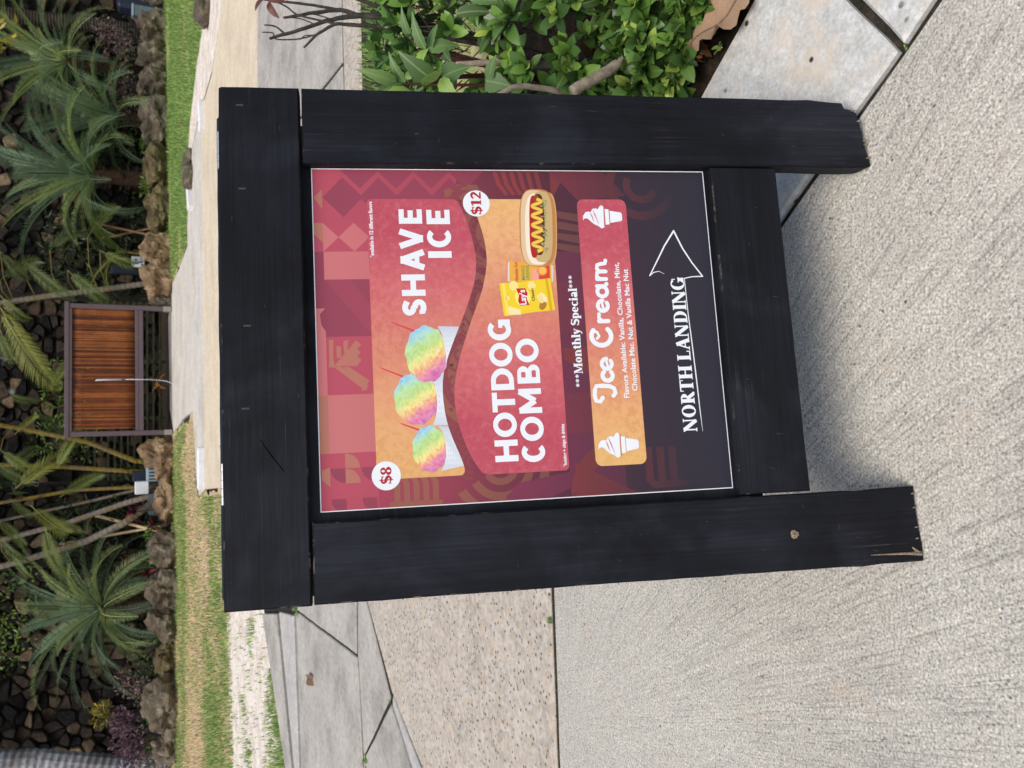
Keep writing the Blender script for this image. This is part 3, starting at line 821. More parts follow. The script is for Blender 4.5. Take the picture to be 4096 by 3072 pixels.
def earc(cx, cy, rx, ry, a0, a1, n=26):
    return [(cx+rx*math.cos(R(a0+(a1-a0)*i/n)), cy+ry*math.sin(R(a0+(a1-a0)*i/n))) for i in range(n+1)]

def sans(pen, ch, X0, X1, base, cap):
    """heavy humanist capitals filling X0..X1"""
    W = X1-X0
    P = lambda x, y: (X0 + x*W, base - y*cap)
    st = cap*0.265; sw = st/W; hw = 0.235
    def rc(x0, x1, y0, y1): pen.poly([P(x0, y0), P(x1, y0), P(x1, y1), P(x0, y1)])
    if ch == 'H': rc(0, sw, 0, 1); rc(1-sw, 1, 0, 1); rc(sw*.9, 1-sw*.9, .39, .39+hw)
    elif ch == 'E':
        rc(0, sw, 0, 1)
        for y in (0, .39, 1-hw*.95): rc(sw*.9, .97 if y != .39 else .9, y, y+hw*.95)
    elif ch == 'I': rc(0, 1, 0, 1)
    elif ch == 'T': rc(.5-sw/2, .5+sw/2, 0, .9); rc(0, 1, 1-hw*.95, 1)
    elif ch == 'A':
        pen.stroke([P(.165, 0), P(.5, .97)], st*1.02); pen.stroke([P(.835, 0), P(.5, .97)], st*1.02); rc(.25, .75, .2, .2+hw*.85); rc(.34, .66, .86, 1)
    elif ch == 'V':
        pen.stroke([P(.165, 1), P(.5, .03)], st*1.02); pen.stroke([P(.835, 1), P(.5, .03)], st*1.02); rc(.34, .66, 0, .14)
    elif ch == 'M':
        rc(0, sw*.95, 0, 1); rc(1-sw*.95, 1, 0, 1)
        pen.stroke([P(sw*.45, .97), P(.5, .28)], st*.9); pen.stroke([P(1-sw*.45, .97), P(.5, .28)], st*.9)
    elif ch == 'O':
        cx, cy = P(.5, .5)
        pen.strip(earc(cx, cy, W/2, cap*.515, 0, 360, 40), earc(cx, cy, W/2-st, cap*.515-cap*.215, 0, 360, 40))
    elif ch in 'CG':
        cx, cy = P(.5, .5); rx = W*.5
        a0, a1 = (48, 312)
        cxx = X0 + rx*1.04
        pen.strip(earc(cxx, cy, rx*1.04, cap*.515, a0, a1, 34), earc(cxx, cy, rx*1.04-st, cap*.515-cap*.225, a0, a1, 34))
        if ch == 'G': rc(1-sw, 1, .02, .54); rc(.6, 1, .36, .54)
    elif ch == 'D':
        cx, cy = P(.42, .5); rx = W*.58
        A = [P(0, 1), P(.2, 1)] + earc(cx, cy, rx, cap*.5, -90, 90, 26) + [P(.2, 0), P(0, 0), P(0, 1)]
        B = [P(sw, 1-.215), P(sw+.02, 1-.215)] + earc(cx, cy, rx-st, cap*.285, -90, 90, 26) + [P(sw+.02, .215), P(sw, .215), P(sw, 1-.215)]
        pen.strip(A, B)
    elif ch == 'B':
        rc(0, sw, 0, 1)
        for y0, y1, xr in ((0, .54, 1.0), (.46, 1.0, .92)):
            cx, cy = P(xr-.36, (y0+y1)/2); rx = W*.36; ry = cap*(y1-y0)/2
            A = [P(sw*.8, y1)] + earc(cx, cy, rx, ry, -90, 90, 20) + [P(sw*.8, y0)]
            B = [P(sw*.8, y1-.18)] + earc(cx, cy, rx-st*.95, ry-cap*.175, -90, 90, 20) + [P(sw*.8, y0+.18)]
            pen.strip(A, B)
    elif ch == 'S':
        pts = [P(.90, .80)] + [P(.5+.34*math.cos(R(a)), .715+.18*math.sin(R(a))) for a in range(50, 271, 20)] + [P(.5+.36*math.cos(R(a)), .295+.185*math.sin(R(a))) for a in range(80, -141, -20)] + [P(.08, .17)]
        pen.stroke(pts, st*.93)

def word(pen, text, spans, base, cap):
    for ch, (a, b) in zip(text, spans): sans(pen, ch, a, b, base, cap)
# soft printed drop shadow is part of the print: a slightly larger dark rose copy under the caps
pen = Pen(16)
word(pen, 'SHAVE', [(325, 352), (359, 397), (402, 444), (441, 481), (488, 515)], 187, 40.5)
word(pen, 'ICE', [(426, 438), (445, 481), (487, 514)], 235.5, 41)
pen.build('menu_lettering', M['ink_white'])
pen = Pen(16)
word(pen, 'HOTDOG', [(67, 104), (109, 151), (152, 186), (190, 228), (231, 273), (277, 314)], 332, 40)
word(pen, 'COMBO', [(64, 97), (100, 142), (148, 191), (200, 233), (237, 279)], 378.5, 40)
pen.build('menu_lettering', M['ink_white'])

HS = [1.0]
def serif(pen, ch, x, base, cap, heavy=.22, thin=.085):
    """one serif letter at x; returns its advance"""
    P = lambda a, b: (x + a*cap*HS[0], base - b*cap)
    xh = .70
    def rc(a0, a1, b0, b1): pen.poly([P(a0, b0), P(a1, b0), P(a1, b1), P(a0, b1)])
    def foot(a, w=heavy, y=0, ext=.085): rc(a-ext, a+w+ext, y, y+.07)
    def head(a, w=heavy, y=1, ext=.085): rc(a-ext, a+w+ext, y-.07, y)
    H_ = heavy
    def stem(a, y1=1.0, y0=0.0): rc(a, a+H_, y0, y1)
    def bowl(cx, cy, rx, ry, a0=0, a1=360, hw=None, tw=None):
        hw = hw or H_; tw = tw or thin
        c = P(cx, cy); pen.strip(earc(c[0], c[1], rx*cap*HS[0], ry*cap, a0, a1, 30), earc(c[0], c[1], (rx-hw)*cap*HS[0], (ry-tw)*cap, a0, a1, 30))
    if ch == ' ': return .3
    if ch == 'N':
        rc(.10, .10+thin*1.1, 0, 1); rc(.74, .74+thin*1.1, 0, 1); pen.stroke([P(.14, .97), P(.78, .03)], H_*cap); rc(.02, .3, .93, 1); rc(.02, .27, 0, .07); rc(.66, .91, .93, 1); return .98
    if ch == 'O': bowl(.44, .5, .43, .515); return .92
    if ch in 'RBP':
        stem(.1); foot(.1); head(.1, H_, 1, .08); c = P(.40, .74)
        pen.strip([P(.2, 1)] + earc(c[0], c[1], .31*cap*HS[0], .26*cap, -90, 90, 20) + [P(.2, .48)], [P(.2, .92)] + earc(c[0], c[1], (.31-H_)*cap*HS[0], .17*cap, -90, 90, 20) + [P(.2, .56)])
        pen.stroke([P(.40, .50), P(.70, .06), P(.84, .02)], [H_*cap, H_*cap*.95, H_*cap*.4]); return .86
    if ch == 'T': stem(.28); foot(.28); rc(0, .80, .91, 1); rc(0, .06, .74, .95); rc(.74, .80, .74, .95); return .82
    if ch == 'H': stem(.1); stem(.66); foot(.1); foot(.66); head(.1); head(.66); rc(.3, .68, .46, .46+thin*1.1); return 1.0
    if ch == 'L': stem(.1); foot(.1); head(.1); rc(.3, .70, 0, .09); rc(.63, .70, 0, .28); return .74
    if ch == 'A':
        pen.stroke([P(.12, .03), P(.43, .98)], thin*1.15*cap); pen.stroke([P(.72, .02), P(.41, .98)], H_*1.05*cap); rc(.24, .62, .28, .28+thin); rc(0, .27, 0, .07); rc(.55, .92, 0, .07); return .90
    if ch == 'D':
        stem(.1); head(.1, H_, 1, .07); foot(.1, H_, 0, .07); c = P(.42, .5)
        pen.strip([P(.2, 1)] + earc(c[0], c[1], .45*cap*HS[0], .5*cap, -90, 90, 26) + [P(.2, 0)], [P(.2, .92)] + earc(c[0], c[1], (.45-H_)*cap*HS[0], .42*cap, -90, 90, 26) + [P(.2, .08)]); return .93
    if ch == 'I': stem(.1); foot(.1); head(.1); return .44
    if ch == 'G':
        bowl(.46, .5, .45, .515, 40, 318); stem(.64, .46, .02); rc(.54, .94, .40, .47); rc(.76, .82, .66, .92); return .96
    if ch == 'M':
        rc(.12, .12+thin, 0, 1); stem(.84); pen.stroke([P(.20, .97), P(.54, .08)], H_*.95*cap); pen.stroke([P(.88, .97), P(.54, .08)], thin*1.2*cap); rc(.02, .3, .93, 1); rc(.02, .3, 0, .07); foot(.84); head(.84); return 1.18
    if ch == 'S':
        pts = [P(.62, .80)] + [P(.36+.24*math.cos(R(a)), .725+.20*math.sin(R(a))) for a in range(50, 271, 20)] + [P(.36+.27*math.cos(R(a)), .285+.215*math.sin(R(a))) for a in range(80, -141, -20)] + [P(.06, .2)]
        pen.stroke(pts, [thin*cap*1.3]*4 + [H_*cap*.8]*6 + [H_*cap*1.05]*8 + [H_*cap*.8]*(len(pts)-22) + [thin*cap*1.3]*4); rc(.62, .67, .70, .97); rc(.04, .09, .03, .3); return .74
    if ch == 'o': bowl(.31, xh/2, .31, xh/2+.01); return .66
    if ch == 'c': bowl(.32, xh/2, .31, xh/2+.01, 42, 318); return .58
    if ch == 'e': bowl(.31, xh/2, .31, xh/2+.01, 38, 362); rc(.16, .58, xh/2-.02, xh/2+.06); return .64
    if ch in 'nh':
        stem(.06, 1.02 if ch == 'h' else xh); foot(.06, H_, 0, .06); rc(0, .1, (1.02 if ch == 'h' else xh)-.07, 1.02 if ch == 'h' else xh)
        stem(.46, xh*.62); foot(.46, H_, 0, .06); c = P(.37, xh-.28)
        pen.strip(earc(c[0], c[1], .31*cap, .29*cap, -178, 0, 20), earc(c[0], c[1], (.31-H_)*cap, .20*cap, -178, 0, 20)); return .76
    if ch == 't': stem(.12, xh+.18, .08); rc(0, .44, xh-.08, xh); pen.stroke([P(.23, .1), P(.33, .03), P(.45, .1)], thin*1.5*cap); return .48
    if ch == 'l': stem(.06, 1.03); foot(.06, H_, 0, .06); rc(0, .1, .96, 1.03); return .36
    if ch == 'i': stem(.06, xh); foot(.06, H_, 0, .06); rc(0, .1, xh-.07, xh); c = P(.17, .90); pen.poly([(c[0]+.125*cap*math.cos(t*.5236), c[1]+.125*cap*math.sin(t*.5236)) for t in range(12)]); return .36
    if ch == 'y': pen.stroke([P(.10, xh), P(.33, .06)], H_*cap); pen.stroke([P(.54, xh), P(.30, -.06), P(.18, -.24), P(.04, -.22)], thin*1.3*cap); rc(0, .3, xh-.07, xh); rc(.42, .64, xh-.07, xh); return .63
    if ch == 'p':
        stem(.06, xh, -.28); foot(.06, H_, -.28, .06); rc(0, .1, xh-.07, xh); bowl(.36, xh/2, .31, xh/2+.01, -140, 140); return .70
    if ch == 'a':
        stem(.36, xh*.72); foot(.38, H_*.9, 0, .04); bowl(.24, .2, .23, .21); c = P(.33, xh-.24)
        pen.strip(earc(c[0], c[1], .25*cap, .25*cap, -170, 0, 18), earc(c[0], c[1], (.25-H_*.85)*cap, .17*cap, -170, 0, 18)); return .66
    if ch == '*':
        c = P(.22, .70)
        for a in (90, 210, 330, 30, 150, 270): pen.stroke([c, (c[0]+.21*cap*math.cos(R(a)), c[1]-.21*cap*math.sin(R(a)))], [.05*cap, .11*cap])
        return .47
    if ch == '$':
        w = serif(pen, 'S', x, base, cap, heavy, thin); rc(.31, .40, -.12, 1.12); return w
    if ch == '8':
        bowl(.35, .255, .35, .265, 0, 360, H_*1.0, thin*1.2); bowl(.35, .745, .31, .26, 0, 360, H_*.85, thin*1.2); return .72
    if ch == '1': stem(.18); foot(.18); pen.stroke([P(.02, .80), P(.28, .97)], thin*1.3*cap); return .56
    if ch == '2':
        pts = [P(.10, .74)] + [P(.33+.22*math.cos(R(a)), .73+.2*math.sin(R(a))) for a in range(160, -41, -25)] + [P(.12, .08)]
        pen.stroke(pts, [thin*cap*1.8] + [H_*cap*.7]*3 + [H_*cap]*3 + [H_*cap*.9]*(len(pts)-8) + [thin*cap*1.5]); rc(.05, .62, 0, .16); return .68
    return .5

def serif_line(pen, text, xa, xb, base, cap, **kw):
    t = Pen(0); adv = [serif(t, c, 0, 0, 1.0) for c in text]
    tot = sum(adv); x = xa; HS[0] = max(.85, min(1.3, (xb-xa)/(tot*cap)*.985)); g = (xb-xa-tot*cap*HS[0])/max(1, len(text)-1)
    for c, a in zip(text, adv):
        serif(pen, c, x, base, cap, **kw); x += a*cap*HS[0] + g
    HS[0] = 1.0
pen = Pen(16)
serif_line(pen, 'NORTH LANDING', 103, 386, 657, 25.5, heavy=.25)
pen.build('landing_lettering', M['ink_white'])
pen = Pen(16)
serif_line(pen, '***Monthly Special***', 190, 392, 455.5, 15.5, heavy=.235)
pen.build('special_lettering', M['ink_white'])
# arrow drawn round the landing name
pen = Pen(16)
pen.stroke([(103, 667), (140, 665.5), (200, 664), (260, 662), (320, 659.5), (383, 658.5)], [.5, 1.6, 2.2, 2.0, 1.6, 1.3])
pen.stroke([(383, 658), (386, 673), (386.5, 694)], [1.6, 1.8, 2.2], True)
pen.stroke([(386.5, 694), (412, 676), (440, 660), (473, 646)], [2.4, 2.6, 2.8, 3.2], True)
pen.stroke([(473, 646), (445, 626), (416, 609), (389, 593)], [3.2, 2.8, 2.4, 2.0], True)
pen.stroke([(389, 593), (395, 601), (397, 611), (392, 621)], [2.0, 1.6, 1.1, .4])
pen.build('landing_arrow', M['ink_white'])

# "Ice Cream" in a rounded display hand
pen = Pen(16)
w_ = 8.6
pen.stroke([(170, 488), (163, 483), (165, 476), (174, 474), (184, 475), (191, 478), (191, 490), (190, 502), (186, 510), (178, 512), (173, 508)], w_*.9, True)
def cl(cx, r=1.0, open_=True, y=500): pen.stroke([(cx+10*r*math.cos(R(a)), y+9.2*math.sin(R(a))) for a in range(-42, -318, -18)], w_*.9, True)
cl(209, .9); pen.stroke([(223, 502), (238, 499)], w_*.55, True); pen.stroke([(230+9.0*math.cos(R(a)), 500+9.2*math.sin(R(a))) for a in range(0, -310, -18)], w_*.85, True)
pen.stroke([(280+16.5*math.cos(R(a)), 494+18*math.sin(R(a))) for a in range(-50, -330, -14)], w_*1.0, True)
pen.stroke([(290, 481), (287, 487), (280, 490), (276, 486)], w_*.6, True)
pen.stroke([(307, 492), (307, 509)], w_*.9, True); pen.stroke([(307, 498), (313, 492), (320, 493)], w_*.8, True)
pen.stroke([(328, 502), (344, 499)], w_*.55, True); pen.stroke([(335+9.5*math.cos(R(a)), 501+9.2*math.sin(R(a))) for a in range(0, -310, -18)], w_*.85, True)
pen.stroke([(361+9*math.cos(R(a)), 502+9*math.sin(R(a))) for a in range(0, 361, 18)], w_*.85); pen.stroke([(371, 493), (371, 507), (375, 511)], w_*.85, True)
pen.stroke([(384, 511), (384, 494)], w_*.85, True)
pen.stroke([(384, 500), (389, 494), (396, 495), (398, 502), (398, 511)], w_*.85, True); pen.stroke([(398, 500), (403, 495), (410, 496), (412, 503), (413, 511), (418, 512)], w_*.85, True)
pen.build('ice_cream_lettering', M['ink_white'])

# small type in the built-in sans
def small(txt, xa, xb, base, size, k=16, mat='ink_white', name='small_lettering', bold=.012, rot=0.0, parent=None):
    cu = bpy.data.curves.new('type', 'FONT'); cu.body = txt; cu.size = 1.0; cu.offset = bold; cu.resolution_u = 2
    ob = bpy.data.objects.new('type', cu); COL.objects.link(ob)
    dg = bpy.context.evaluated_depsgraph_get(); dg.update()
    me = bpy.data.meshes.new_from_object(ob.evaluated_get(dg))
    bpy.data.objects.remove(ob, do_unlink=True); bpy.data.curves.remove(cu)
    xs = [v.co.x for v in me.vertices]; lo, hi = min(xs), max(xs)
    sx = (xb-xa)/(hi-lo); cr, sr = math.cos(rot), math.sin(rot)
    for v in me.vertices:
        x = (v.co.x-lo)*sx; y = -v.co.y*size
        v.co = Vector(pv(xa + x*cr - y*sr, base + x*sr + y*cr, k))
    me.materials.clear(); me.materials.append(M[mat] if isinstance(mat, str) else mat)
    return link(name, me, parent or poster)
small('*available in 12 different flavors', 428, 528, 101.5, 9.0, bold=.03)
small('*hotdog + chips & drinks', 53, 127, 415.5, 8.0, bold=.03)
small('Flavors Available: Vanilla, Chocolate, Mint,', 168, 414, 536.5, 13.5, bold=.02)
small('Chocolate Mac. Nut & Vanilla Mac Nut', 180, 402, 552.5, 13.5, bold=.02)

# round price badges
def ink(name, c, rough=.42): return plain(name, c, rough, .35, 0, .04, 80)
M['ink_red'] = ink('poster_red_ink', lin((176, 38, 52)))
def disc(mbx, cx, cy, r, k, c=None, n=40, ry=None): mbx.add([pv(x, y, k) for x, y in arc(cx, cy, r, 0, 360*(n-1)/n, n-1, ry)], [tuple(range(n))], c)
for cx, cy, r, txt, xa, xb in ((54, 108, 24, '$8', 40, 69), (525, 284, 24, '$12', 504, 547)):
    mb = MB(); disc(mb, cx, cy, r, 20); b_ = mb.build('price_badge', M['ink_white'], poster)
    pen = Pen(24); serif_line(pen, txt, xa, xb, cy+8.5, 18, heavy=.25); pen.build('price_lettering', M['ink_red'])

# soft-serve cone symbols
def cone_icon(cx, cy):
    pen = Pen(16)
    pts = [(-4, -36), (4, -34), (9, -27), (8, -22), (14, -18), (13, -10), (19, -4), (20, 3), (-20, 3), (-22, -3), (-17, -9), (-13, -16), (-10, -20), (-5, -24), (-1, -29), (-4, -36)]
    pen.poly([(cx+x, cy+y) for x, y in [(-20, 3), (-22, -2), (-17, -8), (-14, -15), (-9, -21), (-3, -27), (-3, -33), (-7, -36), (2, -35), (9, -30), (10, -24), (9, -20), (15, -17), (16, -10), (14, -7), (20, -3), (22, 1), (19, 4)]])
    pen.poly([(cx+x, cy+y) for x, y in [(-15, 6), (15, 6), (14, 13.5), (-14, 13.5)]])
    pen.poly([(cx+x, cy+y) for x, y in [(-11.5, 15), (11.5, 15), (8, 36), (5, 38), (-5, 38), (-8, 36)]])
    pen.build('cone_symbol', M['ink_white'])
    mb = MB()
    for pts in ([(-17, -6), (4, -14), (15, -17), (4, -12)], [(-12, -15), (2, -20), (9, -22), (2, -18)], [(-20, 4.6), (20, 4.6), (20, 5.6), (-20, 5.6)]):
        mb.add([pv(cx+x, cy+y, 26) for x, y in pts], [(0, 1, 2, 3)], C_ROSE)
    mb.build('cone_symbol_lines', M['ink'], poster)
cone_icon(500, 512); cone_icon(86, 509)

# snow cones
def snow_cone(name, cx, cy, rx, ry, base, straw, seed, k0=12):
    rg = random.Random(seed); mb = MB()
    xs_ = [q[0] for q in base]; lo_, hi_ = min(xs_), max(xs_)
    mb.add([pv(x, y, k0+3) for x, y in base], [tuple(range(len(base)))], tuple(mixc(lin((232, 236, 240)), lin((186, 194, 206)), abs((x-lo_)/(hi_-lo_)-.45)*1.5) for x, y in base))
    for i_ in range(1, 9):
        x_ = lo_ + (hi_-lo_)*i_/9; yt = interp(sorted(base[:7]), x_) + 3; yb = interp(w1, x_) - 2
        while yt < yb - 2:
            mb.add([pv(x_-2.6, yt, k0+3.5), pv(x_+2.2, yt-.4, k0+3.5), pv(x_+2.0, yt+1.3, k0+3.5), pv(x_-2.4, yt+1.5, k0+3.5)], [(0, 1, 2, 3)], lin((204, 210, 218))); yt += 4.2
    (sx, sy), (ex, ey) = straw
    dx, dy = ex-sx, ey-sy; L = math.hypot(dx, dy); nx, ny = -dy/L*1.7, dx/L*1.7
    mb.add([pv(sx-nx*.5, sy-ny*.5, k0), pv(sx+nx*.5, sy+ny*.5, k0), pv(ex+nx, ey+ny, k0), pv(ex-nx, ey-ny, k0)], [(0, 1, 2, 3)], lin((214, 70, 78)))
    ST = [(-1.0, lin((190, 70, 150))), (-.62, lin((216, 92, 150))), (-.38, lin((232, 140, 96))), (-.12, lin((238, 222, 110))), (.22, lin((168, 208, 96))), (.52, lin((170, 216, 132))), (.78, lin((140, 202, 222))), (1.0, lin((120, 186, 220)))]
    nr, na = 12, 40
    def pt(i, j):
        r = i/nr; a = 2*math.pi*j/na
        lump_ = 1 + .035*math.sin(a*9+seed) + .02*math.sin(a*17)
        return (cx+rx*r*math.cos(a)*lump_, cy-ry*r*math.sin(a)*lump_)
    jit = {}
    def colr(i, j):
        j %= na
        if i == 0: j = 0
        if (i, j) not in jit:
            x, y = pt(i, j); u = (x-cx)/rx; v = (y-cy)/ry
            t = .86*u - .42*v + rg.uniform(-.13, .13)
            s = rg.uniform(.9, 1.14); wq = rg.uniform(.06, .30)
            jit[(i, j)] = tuple(min(.9, max(0, q*s*(1-wq)+.82*wq)) for q in stops(max(-1, min(1, t)), ST))
        return jit[(i, j)]
    for i in range(nr):
        for j in range(na):
            mb.add([pv(*pt(i, j), k0+1), pv(*pt(i, j+1), k0+1), pv(*pt(i+1, j+1), k0+1), pv(*pt(i+1, j), k0+1)], [(0, 1, 2, 3)], (colr(i, j), colr(i, j+1), colr(i+1, j+1), colr(i+1, j)))
    return mb.build(name, M['ink'], poster)
wv = lambda x: interp(w1, x) - .4
def cup(rim, xs): return rim + [(x, wv(x)) for x in xs]
snow_cone('snow_cone_picture', 181, 163, 45, 37, cup([(134, 189), (150, 195), (168, 198), (185, 198), (203, 195), (218, 188), (224, 179)], (224, 210, 190, 170, 150, 134)), ((236, 104), (217, 148)), 2)
snow_cone('snow_cone_picture', 257, 184, 49, 36, cup([(226, 211), (240, 216), (258, 217), (275, 215), (292, 211), (305, 205)], (303, 280, 262, 245, 232)), ((314, 126), (295, 170)), 1, 16)
snow_cone('snow_cone_picture', 95, 182, 39, 29, cup([(57, 199), (67, 205), (80, 208.5), (95, 209.5), (110, 208.5), (124, 204), (133, 197)], (131, 110, 90, 70, 64)), ((140, 135), (126, 169)), 3, 16)

# hotdog, drink can and crisp bag
hd = MB()
def P2(pts, c, k, mbx=hd):
    if area2([(p[0], -p[1]) for p in pts]) > 0: pts = pts[::-1]
    mbx.add([pv(x, y, k) for x, y in pts], [tuple(range(len(pts)))], c)
def ell(cx, cy, rx, ry, rot=0, n=30, p=2.0):
    o = []
    for i in range(n):
        a = 2*math.pi*i/n; c, s = math.cos(a), math.sin(a)
        x = rx*math.copysign(abs(c)**(2/p), c); y = ry*math.copysign(abs(s)**(2/p), s)
        o.append((cx+x*math.cos(rot)-y*math.sin(rot), cy+x*math.sin(rot)+y*math.cos(rot)))
    return o
r_ = .02
can = MB()
P2([(381, 335), (384, 332), (416, 334), (419, 337), (412, 412), (409, 416), (382, 414), (379, 411)], lin((232, 168, 70)), 14, can)
P2([(380, 388), (414, 390), (411, 409), (380, 408)], lin((206, 70, 58)), 15, can)
P2(ell(401, 395, 9, 9), lin((238, 150, 52)), 16, can); P2(ell(401, 395, 6.5, 6.5), lin((246, 186, 92)), 17, can)
P2([(381, 335), (384, 332), (416, 334), (419, 337)], lin((216, 214, 206)), 16, can); P2([(379, 411), (412, 412), (409, 416), (382, 414)], lin((206, 206, 204)), 16, can)
P2([(381, 376), (404, 377), (402, 388), (380, 388)], lin((236, 160, 150)), 16, can)
can.build('drink_can_picture', M['ink'], poster)
M['ink_green'] = ink('poster_green_ink', lin((70, 160, 70)))
small('Hawaiian Sun', 382, 417, 351, 9.5, 18, 'ink_red', 'can_lettering', .01)
small('MANGO', 384, 411, 363, 8.5, 18, 'ink_green', 'can_lettering', .02)
small('ORANGE', 384, 411, 371, 8.5, 18, 'ink_green', 'can_lettering', .02)
bag = MB()
def zig(a, b, n, d):
    o = []
    for i in range(n*2+1):
        t = i/(n*2); o.append((a[0]+(b[0]-a[0])*t, a[1]+(b[1]-a[1])*t + (d if i % 2 else 0)))
    return o
P2(zig((320, 321), (379, 316), 14, 1.2) + [(379.5, 345), (384, 380)] + zig((387, 408), (329, 413), 14, 1.2) + [(326, 375), (322, 345)], lin((236, 204, 50)), 19, bag)
P2([(321, 326), (379, 321), (379, 326), (321, 331)], lin((244, 220, 96)), 20, bag)
P2([(328, 404), (386, 399), (387, 404), (329, 409)], lin((214, 170, 34)), 20, bag)
P2([(322, 330), (338, 330), (331, 352), (322, 352)], lin((240, 226, 160)), 20, bag)
for cx, cy, r in ((374, 342, 9), (374, 374, 8), (352, 330, 4)): P2(ell(cx, cy, r, r*.9), lin((242, 222, 140)), 20, bag)
P2(ell(338, 392, 9, 6, .5), lin((176, 120, 56)), 20, bag); P2(ell(352, 394, 10, 5, -.6), lin((242, 226, 170)), 21, bag); P2(ell(350, 388, 9, 5, -.5), lin((236, 214, 140)), 22, bag)
P2(ell(353, 357, 15.5, 14, 0), lin((248, 232, 120)), 22, bag)
P2([(338, 352), (346, 348), (356, 350), (369, 346), (369.5, 362), (360, 366), (350, 364), (339, 368)], lin((196, 40, 44)), 23, bag)
bag.build('crisp_bag_picture', M['ink'], poster)
small("Lay's", 340, 367, 362.5, 15, 25, 'ink_white', 'bag_lettering', .03, -.06)
M['ink_dark'] = ink('poster_dark_ink', lin((90, 40, 40)))
small('Classic', 346, 370, 378, 7, 25, 'ink_dark', 'bag_lettering', .02, -.06)
# hotdog
P2(ell(478, 410, 68, 17, .05, 36, 3.0), lin((206, 160, 104)), 24)
P2(ell(480, 392, 72, 33, .045, 40, 3.4), lin((190, 128, 74)), 25)
P2(ell(480, 388, 70, 27, .045, 40, 3.4), lin((222, 192, 150)), 26)
P2(ell(478, 391, 66, 22, .045, 40, 3.0), lin((238, 226, 202)), 27)
P2(ell(482, 400, 66, 19, .045, 40, 3.2), lin((196, 170, 118)), 28)
P2(ell(482, 385, 58, 8, .045, 30, 3.0), lin((176, 40, 38)), 29)
P2(ell(486, 394, 57, 11, .045, 30, 3.0), lin((92, 44, 34)), 30)
P2(ell(486, 391, 55, 7, .045, 30, 3.0), lin((146, 72, 52)), 31)
rg = random.Random(4)
for i in range(70):
    x = rg.uniform(434, 532); y = 403.5 + (x-486)*.045 + rg.uniform(-5, 5)
    P2(ell(x, y, rg.uniform(1.2, 2.8), rg.uniform(.9, 2.0), rg.uniform(0, 3), 7), mixc(lin((112, 116, 60)), lin((186, 186, 130)), rg.random()), 32+i*.05)
pen_m = MB(); pts = []
for i in range(91):
    t = i/90; x = 436+97*t; pts.append((x, 391 + (x-486)*.045 + 8.5*math.sin(t*2*math.pi*5.5)))
for dk, ww, c in ((0, 6.4, lin((204, 152, 48))), (1, 4.8, lin((238, 198, 84)))):
    for i in range(90):
        a = pts[max(0, i-1)]; b = pts[i]; c2 = pts[i+1]; d = pts[min(90, i+2)]
        n1 = Vector((-(c2[1]-a[1]), c2[0]-a[0])).normalized()*ww/2; n2 = Vector((-(d[1]-b[1]), d[0]-b[0])).normalized()*ww/2
        pen_m.add([pv(b[0]+n1.x, b[1]+n1.y, 37+dk), pv(c2[0]+n2.x, c2[1]+n2.y, 37+dk), pv(c2[0]-n2.x, c2[1]-n2.y, 37+dk), pv(b[0]-n1.x, b[1]-n1.y, 37+dk)], [(0, 1, 2, 3)], c)
hd_o = hd.build('hotdog_picture', M['ink'], poster)
pen_m.build('mustard_picture', M['ink'], poster)
# ------------------------------------------------------------------ background: walls, boulders, palms
RG = random.Random(11)

def clip(poly, a, b, c):
    """keep the side a*x+b*y<=c"""
    out = []
    for i in range(len(poly)):
        p, q = poly[i-1], poly[i]
        dp, dq = a*p[0]+b*p[1]-c, a*q[0]+b*q[1]-c
        if dp <= 0: out.append(p)
        if (dp < 0 < dq) or (dq < 0 < dp):
            t = dp/(dp-dq); out.append((p[0]+(q[0]-p[0])*t, p[1]+(q[1]-p[1])*t))
    return out

def stone_mesh(mb, cell, org, ux, un, lean, rg, gap=0.009, depth=(0.02, 0.17), chip=0.3):
    c = (sum(p[0] for p in cell)/len(cell), sum(p[1] for p in cell)/len(cell))
    n = len(cell)
    d = rg.uniform(*depth)
    sz = math.sqrt(abs(area2(cell))/2)
    s0 = max(0.5, 1-gap*2/max(sz, .02))
    tilt = (rg.uniform(-.45, .45), rg.uniform(-.55, .25)); gap *= rg.uniform(.5, 2.2)
    def w(p, k): 
        q = org + ux*p[0] + Vector((0, 0, 1))*p[1] + un*(k - lean*p[1]); return tuple(q)
    ring = lambda s, k, j: [w((c[0]+(p[0]-c[0])*s*(1+rg.uniform(-j, j)), c[1]+(p[1]-c[1])*s*(1+rg.uniform(-j, j))), k + tilt[0]*(p[0]-c[0])*s + tilt[1]*(p[1]-c[1])*s) for p in cell]
    vs_ = ring(s0, -0.05, 0.0) + ring(s0*.99, d*.45, .03) + ring(s0*.80, d, .10)
    fs = []
    for r_ in (0, 1):
        for i in range(n): fs.append((r_*n+i, r_*n+(i+1) % n, (r_+1)*n+(i+1) % n, (r_+1)*n+i))
    fs.append(tuple(2*n+i for i in range(n)))
    mb.add(vs_, fs)

